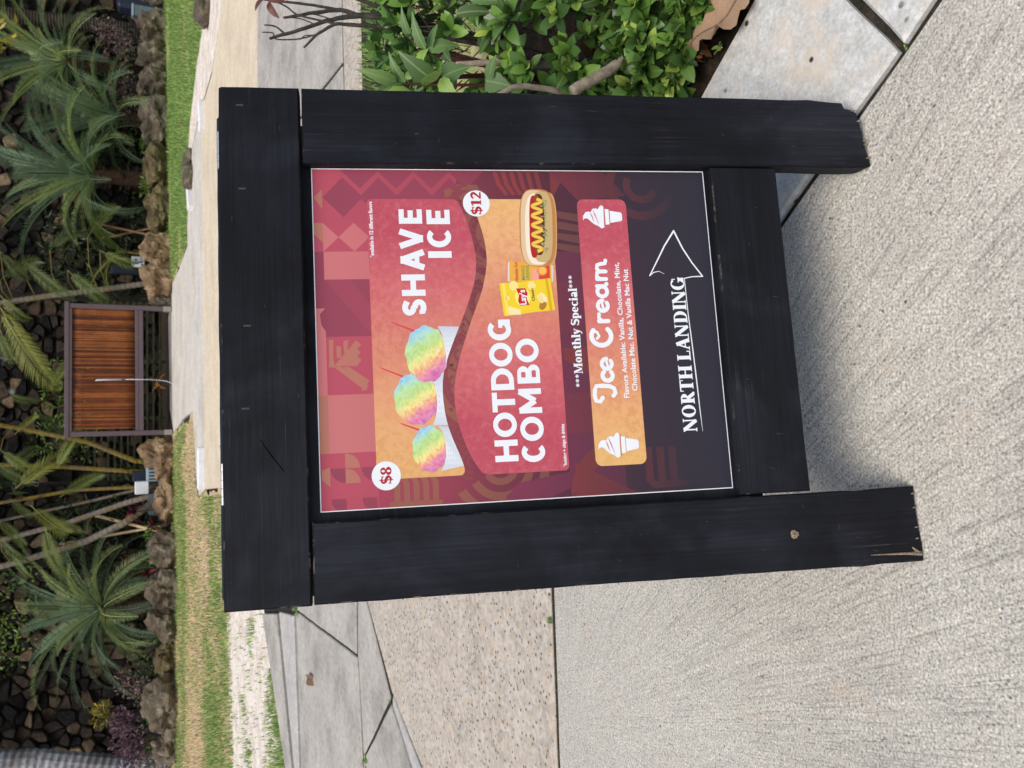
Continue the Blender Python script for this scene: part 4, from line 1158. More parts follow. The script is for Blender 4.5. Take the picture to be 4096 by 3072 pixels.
def stone_wall(label, A, B, H, sx, sz, keep, seed, lean=0.12, rot=0.0):
    rg = random.Random(seed)
    A, B = Vector((A[0], A[1], 0)), Vector((B[0], B[1], 0))
    L = (B-A).length; ux = (B-A).normalized(); un = Vector((ux.y, -ux.x, 0))
    wall = empty('lava_rock_wall', tuple((A+B)/2)); tag(wall, label, 'rock wall')
    org = A - (A+B)/2
    nx, nz = int(L/sx), int(H/sz)
    pts = {}
    for j in range(-1, nz+1):
        for i in range(-1, nx+1):
            if rg.random() < .16 and 0 <= i < nx and 0 <= j < nz: continue
            pts[(i, j)] = ((i + .5 + (.5 if j % 2 else 0) + rg.uniform(-.47, .47))*sx, (j + .5 + rg.uniform(-.47, .47))*sz)
    cells = []
    for j in range(nz):
        for i in range(nx):
            if (i, j) not in pts: continue
            p = pts[(i, j)]
            cell = [(p[0]-sx*1.0, p[1]-sz*.7), (p[0]-sx*.4, p[1]-sz*1.05), (p[0]+sx*.5, p[1]-sz*1.0), (p[0]+sx*1.0, p[1]-sz*.6), (p[0]+sx*.95, p[1]+sz*.7), (p[0]+sx*.3, p[1]+sz*1.05), (p[0]-sx*.5, p[1]+sz*1.0), (p[0]-sx*1.0, p[1]+sz*.6)]
            for di in (-2, -1, 0, 1, 2):
                for dj in (-2, -1, 0, 1, 2):
                    q = pts.get((i+di, j+dj))
                    if q and (di or dj):
                        a, b = q[0]-p[0], q[1]-p[1]
                        cell = clip(cell, a, b, (q[0]**2+q[1]**2-p[0]**2-p[1]**2)/2)
                        if len(cell) < 3: break
                if len(cell) < 3: break
            cl = []
            for pt in cell:
                if not cl or math.hypot(pt[0]-cl[-1][0], pt[1]-cl[-1][1]) > .03: cl.append(pt)
            if len(cl) >= 3: cl = [q for a_, b_ in zip(cl, cl[1:]+cl[:1]) for q in ((a_[0]*.84+b_[0]*.16, a_[1]*.84+b_[1]*.16), (a_[0]*.16+b_[0]*.84, a_[1]*.16+b_[1]*.84))]
            if len(cl) >= 3: cells.append((p[1] > keep, cl))
    cells.sort(key=lambda t: t[0])
    rest = MB(); cnt = 0
    for far, cell in cells:
        if cnt < 295 and not far and abs(area2(cell)) > sx*sz*1.55:
            mb = MB(); stone_mesh(mb, cell, org, ux, un, lean, rg); mb.build('stone', M['lava'], wall); cnt += 1
        else: stone_mesh(rest, cell, org, ux, un, lean, rg)
    if rest.v: tag(rest.build('upper_stones', M['lava_mass'], wall), kind='stuff')
    core = MB()
    a, b = org - un*.03, org + ux*L - un*.03
    t = -un*(lean*H)
    core.add([tuple(a), tuple(b), tuple(b+t+Vector((0, 0, H))), tuple(a+t+Vector((0, 0, H))), tuple(a-un*.9), tuple(b-un*.9), tuple(b-un*.9+Vector((0, 0, H))), tuple(a-un*.9+Vector((0, 0, H)))],
             [(0, 1, 2, 3), (5, 4, 7, 6), (3, 2, 6, 7), (1, 5, 6, 2), (4, 0, 3, 7)])
    core.build('wall_core', M['joint'], wall)
    return wall
stone_wall('dark lava rock wall with tan stones behind the big cycad and purple shrub', (-10.2, 17.9), (-1.9, 18.7), 3.6, .235, .19, 2.95, 21)
stone_wall('brown lava rock wall behind the two cycads above the bright green lawn', (1.9, 19.2), (10.6, 20.6), 3.8, .25, .20, 3.1, 22)
stone_wall('thin flat brown stacked stones between palms above the bamboo screen', (-2.1, 20.4), (2.6, 20.6), 3.3, .46, .125, 3.0, 23, 0.25)

ICO = {}
def ico(sub):
    if sub not in ICO:
        bm = bmesh.new(); bmesh.ops.create_icosphere(bm, subdivisions=sub, radius=1.0)
        ICO[sub] = ([v.co.copy() for v in bm.verts], [tuple(v.index for v in f.verts) for f in bm.faces]); bm.free()
    return ICO[sub]
def rock(name, loc, size, mat, seed, sub=4, rough=.32, flat=-.55):
    vs_, fs = ico(sub); out = []
    for v in vs_:
        p = v*1.25 + Vector((seed*7.1, seed*3.3, seed*1.7))
        d = 1 + rough*noise.noise(p) + rough*.55*noise.noise(p*2.3) + rough*.30*noise.noise(p*5.1) + rough*.16*noise.noise(p*11)
        q = v*d
        z = max(q.z, flat)
        out.append((q.x*size[0], q.y*size[1], (z-flat)*size[2]))
    mb = MB(); mb.add(out, fs)
    o = mb.build(name, mat); o.location = loc
    return o
ROCKS = [(-1.37, 16.95, 0.86, 0.50, 'rock_tan', 'lumpy tan boulder, first from the bamboo screen towards the crossed poles'),
 (-2.16, 16.70, 0.84, 0.33, 'rock_tan', 'low tan boulder in front of the small slate slab and crimson plants'),
 (-2.99, 16.30, 0.76, 0.46, 'rock_grey', 'grey brown boulder beside the foot of the crossed bamboo poles'),
 (-3.61, 16.10, 0.70, 0.51, 'rock_grey', 'tall rough grey boulder in front of the crimson plant by the big cycad'),
 (-4.26, 16.20, 0.72, 0.41, 'rock_grey', 'squat grey boulder below the crown of the big cycad'),
 (-5.00, 16.40, 0.68, 0.33, 'rock_moss', 'dim low boulder half hidden under cycad fronds'),
 (-5.62, 16.10, 0.92, 0.48, 'rock_grey', 'wide pale grey pointed boulder below the purple shrub'),
 (-6.38, 16.10, 0.72, 0.36, 'rock_grey', 'pale topped boulder at the foot of the grey palm trunk'),
 (1.54, 17.20, 0.30, 0.37, 'rock_grey', 'small rounded grey stone right beside the bamboo screen post'),
 (1.97, 17.30, 0.80, 0.48, 'rock_tan', 'large brown boulder, second from the bamboo screen on the bright lawn side'),
 (2.66, 17.70, 0.62, 0.51, 'rock_tan', 'pointed brown boulder in front of the white box with dark marks'),
 (3.44, 18.00, 0.82, 0.44, 'rock_moss', 'yellowish mossy boulder with a pale face beside the crossed stakes'),
 (4.35, 18.20, 0.92, 0.41, 'rock_moss', 'greenish grey boulder below the fan of the large lawn side cycad'),
 (5.22, 18.20, 0.95, 0.49, 'rock_grey', 'broad grey boulder, widest along the bright green lawn'),
 (6.06, 18.50, 0.76, 0.53, 'rock_grey', 'rounded grey boulder with a small stone on its shoulder'),
 (6.67, 18.70, 0.62, 0.46, 'rock_grey', 'dark creviced boulder between two grey ones along the bright lawn'),
 (7.31, 18.80, 0.70, 0.48, 'rock_grey', 'rough light topped boulder next to the last one along the bright lawn'),
 (7.98, 18.90, 0.70, 0.47, 'rock_grey', 'last boulder along the bright lawn, by the dark bucket')]
for i, (x, y, w, h, m, lab) in enumerate(ROCKS):
    o = rock('boulder', (x, y+.1, -.03), (w*RG.uniform(.44, .52), w*.42, h/1.45*RG.uniform(.9, 1.1)), M[m], i+1, 4, .42)
    o.rotation_euler.z = RG.uniform(-.5, .5)
    tag(o, lab, 'boulder', 'boulders edging the planting bed')
o = rock('stone', (5.83, 18.35, .42), (.12, .12, .08), M['rock_grey'], 40, 3, .25); tag(o, 'small stone lying on the shoulder of a grey boulder', 'stone')
o = rock('lawn_rock', (3.12, 13.6, -.02), (.21, .16, .10), M['rock_grey'], 41, 3, .25); tag(o, 'flat brown stone beside the long white edging bar on the bright lawn', 'stone', 'flat stones on the lawn')
o = rock('lawn_rock', (3.42, 13.9, -.02), (.20, .30, .07), M['rock_grey'], 42, 3, .25); tag(o, 'pinkish grey sunken stone on the bright lawn beyond the bar', 'stone', 'flat stones on the lawn')
o = rock('lawn_rock', (4.86, 11.6, -.02), (.26, .22, .13), M['rock_grey'], 43, 3, .3); tag(o, 'dark stone at the edge of the frame on the bright lawn', 'stone', 'flat stones on the lawn')

# white edging bars
def bar(a, b, w, lab):
    a, b = Vector(a), Vector(b); d = (b-a).normalized(); n = Vector((-d.y, d.x, 0))*w/2
    mb = MB(); pts = refine([tuple((a-n).xy), tuple((b-n).xy), tuple((b+n).xy), tuple((a+n).xy)], .15)
    pts = [(x+.006*noise.noise((x*5, y*5, 2)), y+.006*noise.noise((x*5, y*5, 7))) for x, y in pts]
    o = slab('edging_bar', pts, -.02, .065, M['white_stone'], None, 0, 0, .1, .012)
    tag(o, lab, 'edging stone', 'white edging bars beside the path')
bar((-.86, 12.15, 0), (-1.42, 12.15, 0), .14, 'white edging bar beside the path on the cycad side')
bar((3.44, 13.98, 0), (2.62, 13.45, 0), .13, 'long white edging bar at the border of path and bright lawn')
bar((3.80, 12.12, 0), (3.38, 11.98, 0), .11, 'short thin white edging bar nearest the sign hinge')

# ---- bamboo screen
M['frame'] = plain('brown_painted_frame', lin((94, 80, 84)), 0.55, 0.35, 0, .08, 12)
k_ = NM('bamboo_slat', 0.55, 0.35)
r_ = k_.node('ShaderNodeObjectInfo').outputs['Random']
b_ = k_.ramp(r_, [(0, lin((84, 44, 24))), (.5, lin((124, 66, 34))), (1, lin((160, 96, 46)))])
n_ = k_.noise(k_.coord('World', scale=(1, 1, .5)), 7, 4, .7)
b_ = k_.mix(.7, b_, k_.ramp(n_, [(.3, .5), (.7, 1.35)]), 'MULTIPLY')
k_.color(b_); M['bamboo'] = k_.m
scr = empty('bamboo_screen', (0.255, 17.05, 0), (0, 0, math.atan2(.3, 2.38)))
tag(scr, 'brown framed bamboo slat screen standing at the end of the concrete path', 'screen')
def part_box(name, d, mat, parent, bev=.006):
    bm = bmesh.new(); bmesh.ops.create_cube(bm, size=1)
    for v in bm.verts: v.co = Vector(((d[0]+d[1])/2 + v.co.x*(d[1]-d[0]), (d[2]+d[3])/2 + v.co.y*(d[3]-d[2]), (d[4]+d[5])/2 + v.co.z*(d[5]-d[4])))
    if bev: bmesh.ops.bevel(bm, geom=list(bm.edges), offset=bev, segments=1, affect='EDGES')
    m = bpy.data.meshes.new(name); bm.to_mesh(m); bm.free(); m.materials.append(mat)
    return link(name, m, parent)
for x in (-1.20, 1.115):
    p_ = part_box('post', (x, x+.085, -.045, .045, .06, 1.70), M['frame'], scr)
    part_box('post_foot', (x-.005, x+.09, -.05, .05, 0, .14), plain('pale_metal_foot', lin((150, 146, 138)), .5, .4, .3), p_)
part_box('top_rail', (-1.23, 1.23, -.06, .06, 1.703, 1.775), M['frame'], scr)
part_box('upper_trim', (-1.112, 1.112, -.05, .03, 1.655, 1.70), M['frame'], scr)
part_box('lower_trim', (-1.112, 1.112, -.05, .03, .565, .625), M['frame'], scr)
part_box('lower_rail', (-1.112, 1.112, -.055, .04, .49, .56), M['frame'], scr)
sm = MB(); zz = [.628 + (1.652-.628)*i/6 for i in range(7)]
sm.tube([(0, 0, z + (0.004 if i % 2 else 0)) for i, z in enumerate(zz)], [.0138, .0128, .0140, .0130, .0138, .0128, .0136], 7)
smesh = sm.mesh('slat', M['bamboo'], True)
for i in range(80):
    o = link('slat', smesh, scr); o.location = (-1.06 + i*2.165/79, RG.uniform(-.006, .006), 0); o.rotation_euler = (RG.uniform(-.004, .004), RG.uniform(-.004, .004), RG.uniform(0, 6))
# scratches of pale paint on the slats are left to wear; a hose riser stands in front
mb = MB()
mb.tube([(.07, 16.62, 1.27), (.075, 16.62, 1.1), (.08, 16.62, .84)], [.012, .012, .012], 8)
mb.tube([(.07, 16.62, 1.27), (.05, 16.62, 1.275)], .012, 8)
ris = empty('riser_pipe', (.08, 16.3, 0)); tag(ris, 'white bent riser pipe standing in front of the bamboo screen', 'pipe')
def rel(o, e): o.parent = e; o.matrix_parent_inverse = Matrix.Translation(-Vector(e.location)); return o
M['white_pipe'] = plain('white_plastic_pipe', (.62, .63, .66), .4, .4, 0, .05)
rel(mb.build('upper_pipe', M['white_pipe'], None, True), ris)
mb = MB(); mb.tube([(.08, 16.62, .84), (.08, 16.62, .4), (.07, 16.55, .25), (.05, 16.35, .14), (.0, 16.1, .06), (-.06, 15.95, .01)], .0065, 6)
rel(mb.build('thin_hose', M['white_pipe'], None, True), ris)
mb = MB(); mb.tube([(.08, 16.62, .86), (.08, 16.62, .82)], .014, 8); rel(mb.build('coupling', M['frame'], None), ris)

# slat fence behind the screen
fen = empty('slat_fence', (-.3, 18.1, 0)); tag(fen, 'weathered horizontal slat fence behind the bamboo screen', 'fence')
M['fence'] = plain('mossy_fence_wood', lin((70, 72, 54)), .9, .1, 0, .4, 9)
for i in range(11): part_box('slat', (-1.55, 1.9, -.012, .012, .12+i*.115, .155+i*.115), M['fence'], fen, 0)
for x in (-1.5, -.4, .7, 1.8): part_box('post', (x, x+.07, .013, .08, 0, 1.4), M['fence'], fen, 0)

# ---- fronds
def frond_mesh(name, L, n, ll, arch, width, mat, vee=.35, sweep=.62, droop=0.0, twist=0.0, seed=0, stalk=.12):
    rg = random.Random(seed); mb = MB()
    seg = 14; P = []; p = Vector((0, 0, 0)); a = 0.0
    for i in range(seg+1):
        P.append((p.copy(), a))
        a -= arch/seg*(0.35+1.3*i/seg); p = p + Vector((math.cos(a), 0, math.sin(a)))*L/seg
    def at(t):
        f = min(t*seg, seg-1e-6); i = int(f); u = f-i
        q = P[i][0].lerp(P[i+1][0], u); aa = P[i][1]+(P[i+1][1]-P[i][1])*u
        return q, Vector((math.cos(aa), 0, math.sin(aa))), Vector((-math.sin(aa), 0, math.cos(aa)))
    rw = .012*L/1.3
    A = []; B = []; Cc = []
    for i in range(seg+1):
        q, t_, u_ = at(i/seg); w = rw*(1-.8*i/seg)
        A.append(tuple(q+Vector((0, w, 0)))); B.append(tuple(q-Vector((0, w, 0)))); Cc.append(tuple(q-u_*w*1.3))
    m_ = seg+1
    mb.add(A+B+Cc, [(i, i+1, m_+i+1, m_+i) for i in range(seg)] + [(2*m_+i, 2*m_+i+1, i+1, i) for i in range(seg)] + [(m_+i, m_+i+1, 2*m_+i+1, 2*m_+i) for i in range(seg)])
    for i in range(n):
        t = stalk + (1-stalk)*(i+.5)/n
        q, tt, uu = at(t)
        prof = math.sin(math.pi*min(1, (t-stalk)/(1-stalk)*.86+.12))**.6
        le = ll*prof*rg.uniform(.9, 1.08)
        for s in (-1, 1):
            sw = sweep*(.8+.5*t)+rg.uniform(-.06, .06); v_ = vee+rg.uniform(-.1, .1)
            d = (tt*math.sin(sw) + Vector((0, s, 0))*math.cos(sw)*math.cos(v_) + uu*math.cos(sw)*math.sin(v_)).normalized()
            nrm = tt*.9 + uu*.25
            wv_ = nrm.normalized()*width*prof*.5
            tip = q + d*le - Vector((0, 0, 1))*le*droop
            mid = q + d*le*.42 - Vector((0, 0, 1))*le*droop*.2
            mb.add([tuple(q), tuple(mid+wv_), tuple(tip), tuple(mid-wv_)], [(0, 1, 2, 3)])
    return mb.mesh(name, mat)

CY = [frond_mesh('frond', 1.35, 54, .15, .75 + .5*k, .0165, M['frond'], .42, .55, .06, 0, k) for k in range(4)]
AR = [frond_mesh('frond', 1.25, 44, .30, .8 + .3*k, .030, M['frond_areca'], .30, .75, .22, 0, 10+k, .10) for k in range(3)]
M['cyc_trunk'] = plain('shaggy_cycad_trunk', (.060, .036, .024), .95, .1, 0, .6, 30)

def cycad(loc, crown_z, n, scale, label, seed, el=(80, -25), trunk_r=.17, tint=None, yellow=0):
    rg = random.Random(seed)
    root = empty('cycad', loc); tag(root, label, 'cycad')
    mb = MB(); hgt = crown_z
    mb.tube([(0, 0, 0), (.01, 0, hgt*.5), (0, 0, hgt)], [trunk_r*1.1, trunk_r, trunk_r*.75], 12)
    for i in range(70):
        a = rg.uniform(0, 6.28); z = rg.uniform(.02, 1)*hgt; r = trunk_r*.95
        p = Vector((r*math.cos(a), r*math.sin(a), z)); d = Vector((math.cos(a), math.sin(a), .25))*rg.uniform(.05, .12)
        mb.tube([p, p+d], [.03, .012], 4)
    mb.build('trunk', M['cyc_trunk'], root)
    for i in range(n):
        t = (i+.5)/n
        e_ = R(el[0] + (el[1]-el[0])*t**.8 + rg.uniform(-7, 7)); az = i*2.39996 + rg.uniform(-.2, .2)
        me = CY[min(3, int(t*3.2) if rg.random() < .7 else rg.randrange(4))]
        o = link('frond', me, root)
        o.location = (.06*math.cos(az), .06*math.sin(az), hgt + .05 - .08*t)
        o.rotation_euler = Matrix.Rotation(az, 3, 'Z').to_4x4().to_euler() if False else (Matrix.Rotation(az, 3, 'Z') @ Matrix.Rotation(-e_, 3, 'Y') @ Matrix.Rotation(rg.uniform(-.3, .3), 3, 'X')).to_euler()
        s = scale*rg.uniform(.85, 1.12)*(.82+.25*math.sin(math.pi*min(1, t+.25)))
        o.scale = (s, s, s)
    return root
cycad((-4.05, 17.05, 0), 1.16, 62, 1.32, 'big cycad with arching fronds in a full fan near the purple shrub', 31, (78, -28))
cycad((4.13, 18.75, 0), 1.32, 56, 1.45, 'large upright cycad with blue green fronds, nearest the white box with marks', 32, (86, 5))
cycad((5.45, 19.15, 0), .86, 38, 1.35, 'smaller cycad partly behind the large one, low over the boulders', 33, (84, 10))
cycad((6.55, 19.45, 0), 1.8, 46, 1.3, 'yellow tinged cycad high up beside the dark ringed palm trunk', 34, (84, -10), .16)

def palm(label, pts, r0, r1, mat, fr, seed, ring=.09, name='areca_palm', frs=1.0):
    """slender ringed palm: trunk through pts, fronds at (index, azimuth, elevation, scale)"""
    rg = random.Random(seed); base = Vector(pts[0]); base.z = 0
    root = empty(name, tuple(base)); tag(root, label, 'palm tree')
    q = [Vector((pts[0][0], pts[0][1], 0))] + [Vector(p) for p in pts]
    P = []; Rr = []; dist = 0
    for a, b in zip(q[:-1], q[1:]):
        L = (b-a).length; n = max(1, int(L/ring*2))
        for i in range(n): P.append(a.lerp(b, i/n) - base)
    P.append(q[-1]-base)
    Rr = [(r0+(r1-r0)*i/len(P))*(1.08 if i % 2 else .95) for i in range(len(P))]
    mb = MB(); mb.tube(P, Rr, 9); mb.build('trunk', mat, root, False)
    for (p, az, el, s) in fr:
        o = link('frond', AR[rg.randrange(3)], root)
        o.location = Vector(p)-base
        o.rotation_euler = (Matrix.Rotation(R(az), 3, 'Z') @ Matrix.Rotation(-R(el), 3, 'Y') @ Matrix.Rotation((rg.uniform(-.4, .4) if az not in (0, 180) else rg.choice((-1, 1))*rg.uniform(.9, 1.4)), 3, 'X')).to_euler()
        o.scale = (s*frs*(1.0 if az not in (0, 180) else 1.25),)*3
        near_ = min(P, key=lambda t: (t-(Vector(p)-base)).length + abs(t.z-p[2]+.15))
        if (near_-(Vector(p)-base)).length > .06:
            q_ = Vector(p)-base; pm = MB(); pm.tube([near_, near_.lerp(q_, .5)+Vector((0, 0, .06)), q_], [.012, .010, .008], 5, False); pm.build('petiole', M['areca'], root, True)
    return root
top = lambda p, k, s, el=45: [((p[0], p[1], p[2]), 360*i/k + 25, el + 18*((i*7) % 3 - 1), s) for i in range(k)]
palm('yellow green ringed palm leaning across the corner of the bamboo screen', [(-1.44, 17.3, .6), (-1.07, 17.4, 1.39), (-.88, 17.5, 2.14), (-.62, 17.6, 3.3)], .050, .038, M['areca'], top((-.62, 17.6, 3.3), 7, 1.1) + [((-1.49, 16.90, 1.89), 0, -20, 0.45), ((-1.13, 17.00, 2.75), 180, -46, 0.49), ((-0.89, 17.20, 2.55), 0, -36, 0.34)], 1)
palm('orange ringed upright palm just behind the grey vented box', [(-1.66, 17.3, .36), (-1.5, 17.4, 1.8), (-1.38, 17.5, 3.4)], .045, .035, M['areca'], top((-1.38, 17.5, 3.4), 7, 1.1) + [((-1.80, 16.90, 2.52), 0, -46, 0.72), ((-1.58, 17.10, 2.69), 0, -40, 0.47), ((-1.79, 17.00, 2.19), 0, 66, 0.49)], 2)
palm('slim palm rising straight behind the plain white box', [(-1.91, 17.2, .37), (-1.92, 17.3, 1.63), (-2.04, 17.4, 2.39), (-2.2, 17.5, 3.5)], .034, .028, M['areca'], top((-2.2, 17.5, 3.5), 7, 1.0) + [((-2.08, 16.80, 2.29), 180, -39, 0.61), ((-1.97, 16.90, 2.60), 180, -37, 0.37), ((-1.99, 16.90, 1.84), 0, -53, 0.54)], 3)
palm('tan ringed palm leaning towards the cycad above the crimson plant', [(-2.08, 17.1, .37), (-2.19, 17.2, .77), (-2.5, 17.3, 1.72), (-2.8, 17.4, 3.0)], .055, .04, M['areca_grey'], top((-2.8, 17.4, 3.0), 7, 1.1) + [((-2.44, 16.80, 2.07), 180, -8, 0.70), ((-2.32, 16.90, 2.75), 180, -36, 0.41), ((-2.64, 16.90, 1.41), 0, 71, 0.52)], 4)
palm('grey ringed palm leaning furthest over the crossed bamboo poles', [(-2.1, 17.0, .21), (-2.53, 17.0, .81), (-2.84, 17.1, 1.46), (-3.09, 17.2, 2.37), (-3.3, 17.2, 3.3)], .068, .048, M['areca_grey'], top((-3.3, 17.2, 3.3), 7, 1.15) + [((-2.61, 16.80, 2.74), 180, -29, 0.49), ((-2.90, 16.80, 2.55), 180, -20, 0.38)], 5)
palm('thin dark palm stem hidden among the leaning canes', [(-1.95, 17.5, .36), (-2.17, 17.7, 1.29), (-2.5, 17.8, 3.0)], .03, .025, M['areca_grey'], top((-2.5, 17.8, 3.0), 6, .9), 6)
palm('grey jagged ringed palm rising beside the bamboo screen on the lawn side', [(1.99, 17.9, .15), (1.78, 18.0, 1.29), (1.66, 18.1, 2.0), (1.40, 18.2, 3.3)], .055, .05, M['areca_grey'], top((1.4, 18.2, 3.3), 8, 1.2) + [((1.36, 17.60, 2.80), 180, -28, 0.72), ((1.19, 17.60, 2.73), 180, -26, 1.05), ((0.96, 17.60, 2.80), 180, -10, 0.50), ((2.36, 17.60, 2.80), 180, -37, 0.46), ((2.21, 17.60, 2.42), 180, -42, 0.66), ((2.09, 17.60, 1.74), 180, -45, 0.60), ((2.51, 17.70, 1.20), 180, -58, 0.58), ((1.86, 17.70, 2.81), 0, -47, 0.58), ((2.74, 17.80, 1.41), 0, -28, 0.60), ((1.59, 17.70, 2.81), 180, -34, 0.47), ((2.47, 17.80, 2.03), 0, -39, 0.52)], 7, name='areca_palm')
palm('young palm with drooping yellow ribbed fronds behind the marked white box', [(2.55, 18.3, .3), (2.6, 18.3, .8)], .03, .025, M['areca'], [((2.6, 18.2, .8), 300, 50, .8), ((2.6, 18.2, .8), 220, 40, .8), ((2.6, 18.2, .8), 20, 60, .8), ((2.6, 18.2, .8), 160, 55, .75), ((2.6, 18.2, .8), 265, 30, .6)], 8)
palm('pale old palm trunk behind the stacked brown stones', [(.55, 21.2, 1.0), (.5, 21.3, 2.2), (.5, 21.3, 4.4)], .11, .10, M['palm_grey'], top((.5, 21.3, 4.4), 7, 1.4), 9)
palm('pale slanting palm trunk above the screen corner', [(-.35, 21.2, 1.0), (-.2, 21.3, 2.4), (.0, 21.3, 4.4)], .10, .09, M['palm_grey'], top((.0, 21.3, 4.4), 7, 1.4) + [((-0.31, 19.00, 2.16), 0, 97, 0.49), ((-0.50, 18.60, 2.27), 180, -34, 0.47), ((-0.12, 18.80, 2.07), 0, -24, 0.49)], 10)
palm('thick pale grey palm trunk at the corner with flaking bark', [(-7.05, 17.3, .9), (-6.72, 17.4, 2.2), (-6.4, 17.5, 4.6)], .19, .17, M['palm_grey'], top((-6.4, 17.5, 4.6), 9, 1.7), 11, .12, 'coconut_palm')
palm('dark brown finely ringed palm trunk behind the yellow tinged cycad', [(7.42, 19.55, 1.2), (7.36, 19.6, 2.2), (7.3, 19.6, 4.6)], .16, .14, M['palm_dark'], top((7.3, 19.6, 4.6), 9, 1.7), 12, .055, 'coconut_palm')

# ---- crossed bamboo poles
M['cane'] = plain('pale_bamboo_pole', lin((196, 172, 132)), .5, .35, 0, .2, 8)
M['cane2'] = plain('brown_bamboo_pole', lin((128, 96, 66)), .6, .3, 0, .2, 8)
def pole(a, b, r, mat, lab):
    a, b = Vector(a), Vector(b); mb = MB(); n = 9
    P = []; Rr = []
    for i in range(n):
        for t, k in ((i/n, 1.1), ((i+.08)/n, 1.0), ((i+.92)/n, 1.0)): P.append((b-a)*t); Rr.append(r*k)
    P.append(b-a); Rr.append(r)
    o = mb.tube(P, Rr, 8) or mb.build('bamboo_pole', mat, None, True); o.location = a
    tag(o, lab, 'pole', 'crossed bamboo poles')
pole((-2.74, 16.55, .0), (-2.45, 17.65, 1.28), .030, M['cane'], 'pale bamboo pole lying in front, propped under the leaning grey palm')
pole((-2.58, 16.75, .1), (-3.03, 18.2, 1.92), .026, M['cane'], 'long pale bamboo pole behind, leaning on the lava wall by the cycad')
pole((2.88, 17.95, .2), (3.17, 18.6, 1.36), .022, M['cane2'], 'brown stake leaning towards the large lawn side cycad')
pole((3.08, 18.05, .2), (2.88, 18.7, 1.16), .022, M['cane2'], 'brown stake crossing in front beside the mossy boulder')

# ---- boxes and garden gear
M['white_box'] = plain('white_plastic_box', (.66, .70, .74), .5, .35, 0, .04, 9)
M['slate'] = plain('blue_grey_slate', lin((96, 110, 116)), .8, .2, 0, .25, 12)
M['navy'] = plain('dark_navy_plastic', (.018, .024, .045), .5, .35, 0, .2)
M['vent'] = plain('grey_vent_plastic', lin((140, 158, 164)), .55, .3, 0, .12)
def gear(name, loc, size, mat, lab, cat, extra=None, rz=0.0, bev=.012):
    root = empty(name, loc, (0, 0, rz)); tag(root, lab, cat)
    part_box('body', (-size[0]/2, size[0]/2, -size[1]/2, size[1]/2, 0, size[2]), mat, root, bev)
    if extra: extra(root)
    return root
def stand(h, w=.05):
    return lambda root: [part_box('leg', (x-w/2, x+w/2, -w/2, w/2, -h, 0), M['navy'], root, 0) for x in (-.06, .06)]
gear('utility_box', (-1.90, 16.98, .40), (.235, .10, .235), M['white_box'], 'plain white square box beside the vented grey box', 'utility box', stand(.40))
def marks(root):
    stand(.42)(root)
    for i, (x, z) in enumerate(((-.05, .05), (.0, .06), (.05, .045), (-.03, .15), (.04, .16))):
        part_box('mark', (x-.018, x+.012, -.0535, -.0505, z-.02, z+.016), M['navy'], root, 0)
gear('utility_box', (2.36, 17.95, .42), (.205, .10, .235), M['white_box'], 'white square box with dark marks between brown boulders', 'utility box', marks)
def louvres(root):
    for i in range(4): part_box('louvre', (-.10+i*.062, -.10+i*.062+.028, -.135, -.1255, .02, .20), M['navy'], root, 0)
gear('vented_box', (-1.66, 17.02, .2), (.25, .25, .24), M['vent'], 'low grey box with dark vents behind the lumpy tan boulder', 'utility box', lambda r: (louvres(r), part_box('base', (-.12, .12, -.11, .11, -.2, 0), M['navy'], r, 0)))
gear('plant_pot', (-1.72, 17.35, 0), (.20, .20, .66), M['navy'], 'dark navy pot standing behind the vented grey box', 'pot')
gear('plant_bin', (2.22, 18.25, 0), (.16, .2, 1.0), M['navy'], 'dark navy upright bin behind the marked white box', 'bin')
gear('bucket', (7.70, 18.95, 0), (.30, .3, .88), M['navy'], 'dark bucket at the frame edge above the last boulder', 'bucket', None, .3, .05)
gear('crate', (7.52, 18.75, 0), (.22, .2, .58), M['slate'], 'small grey green crate below the dark bucket', 'crate', lambda r: part_box('lid', (-.12, .12, -.11, .11, .583, .62), M['vent'], r, .005))
mb = MB(); mb.add([(-.22, -.05, 0), (.20, -.05, 0), (.20, .05, 0), (-.22, .05, 0), (-.21, .02, .20), (-.10, .03, .23), (.16, .03, .21), (.19, .06, .14), (-.21, .08, .20), (-.10, .09, .23), (.16, .09, .21), (.19, .11, .14)],
       [(0, 1, 7, 6, 5, 4), (3, 8, 9, 10, 11, 2), (4, 5, 9, 8), (5, 6, 10, 9), (6, 7, 11, 10), (1, 2, 11, 7), (0, 4, 8, 3)])
o = mb.build('slate_slab', M['slate']); o.location = (-2.20, 16.95, .20); tag(o, 'blue grey slate slab with a pale rim leaning behind a low boulder', 'stone slab')

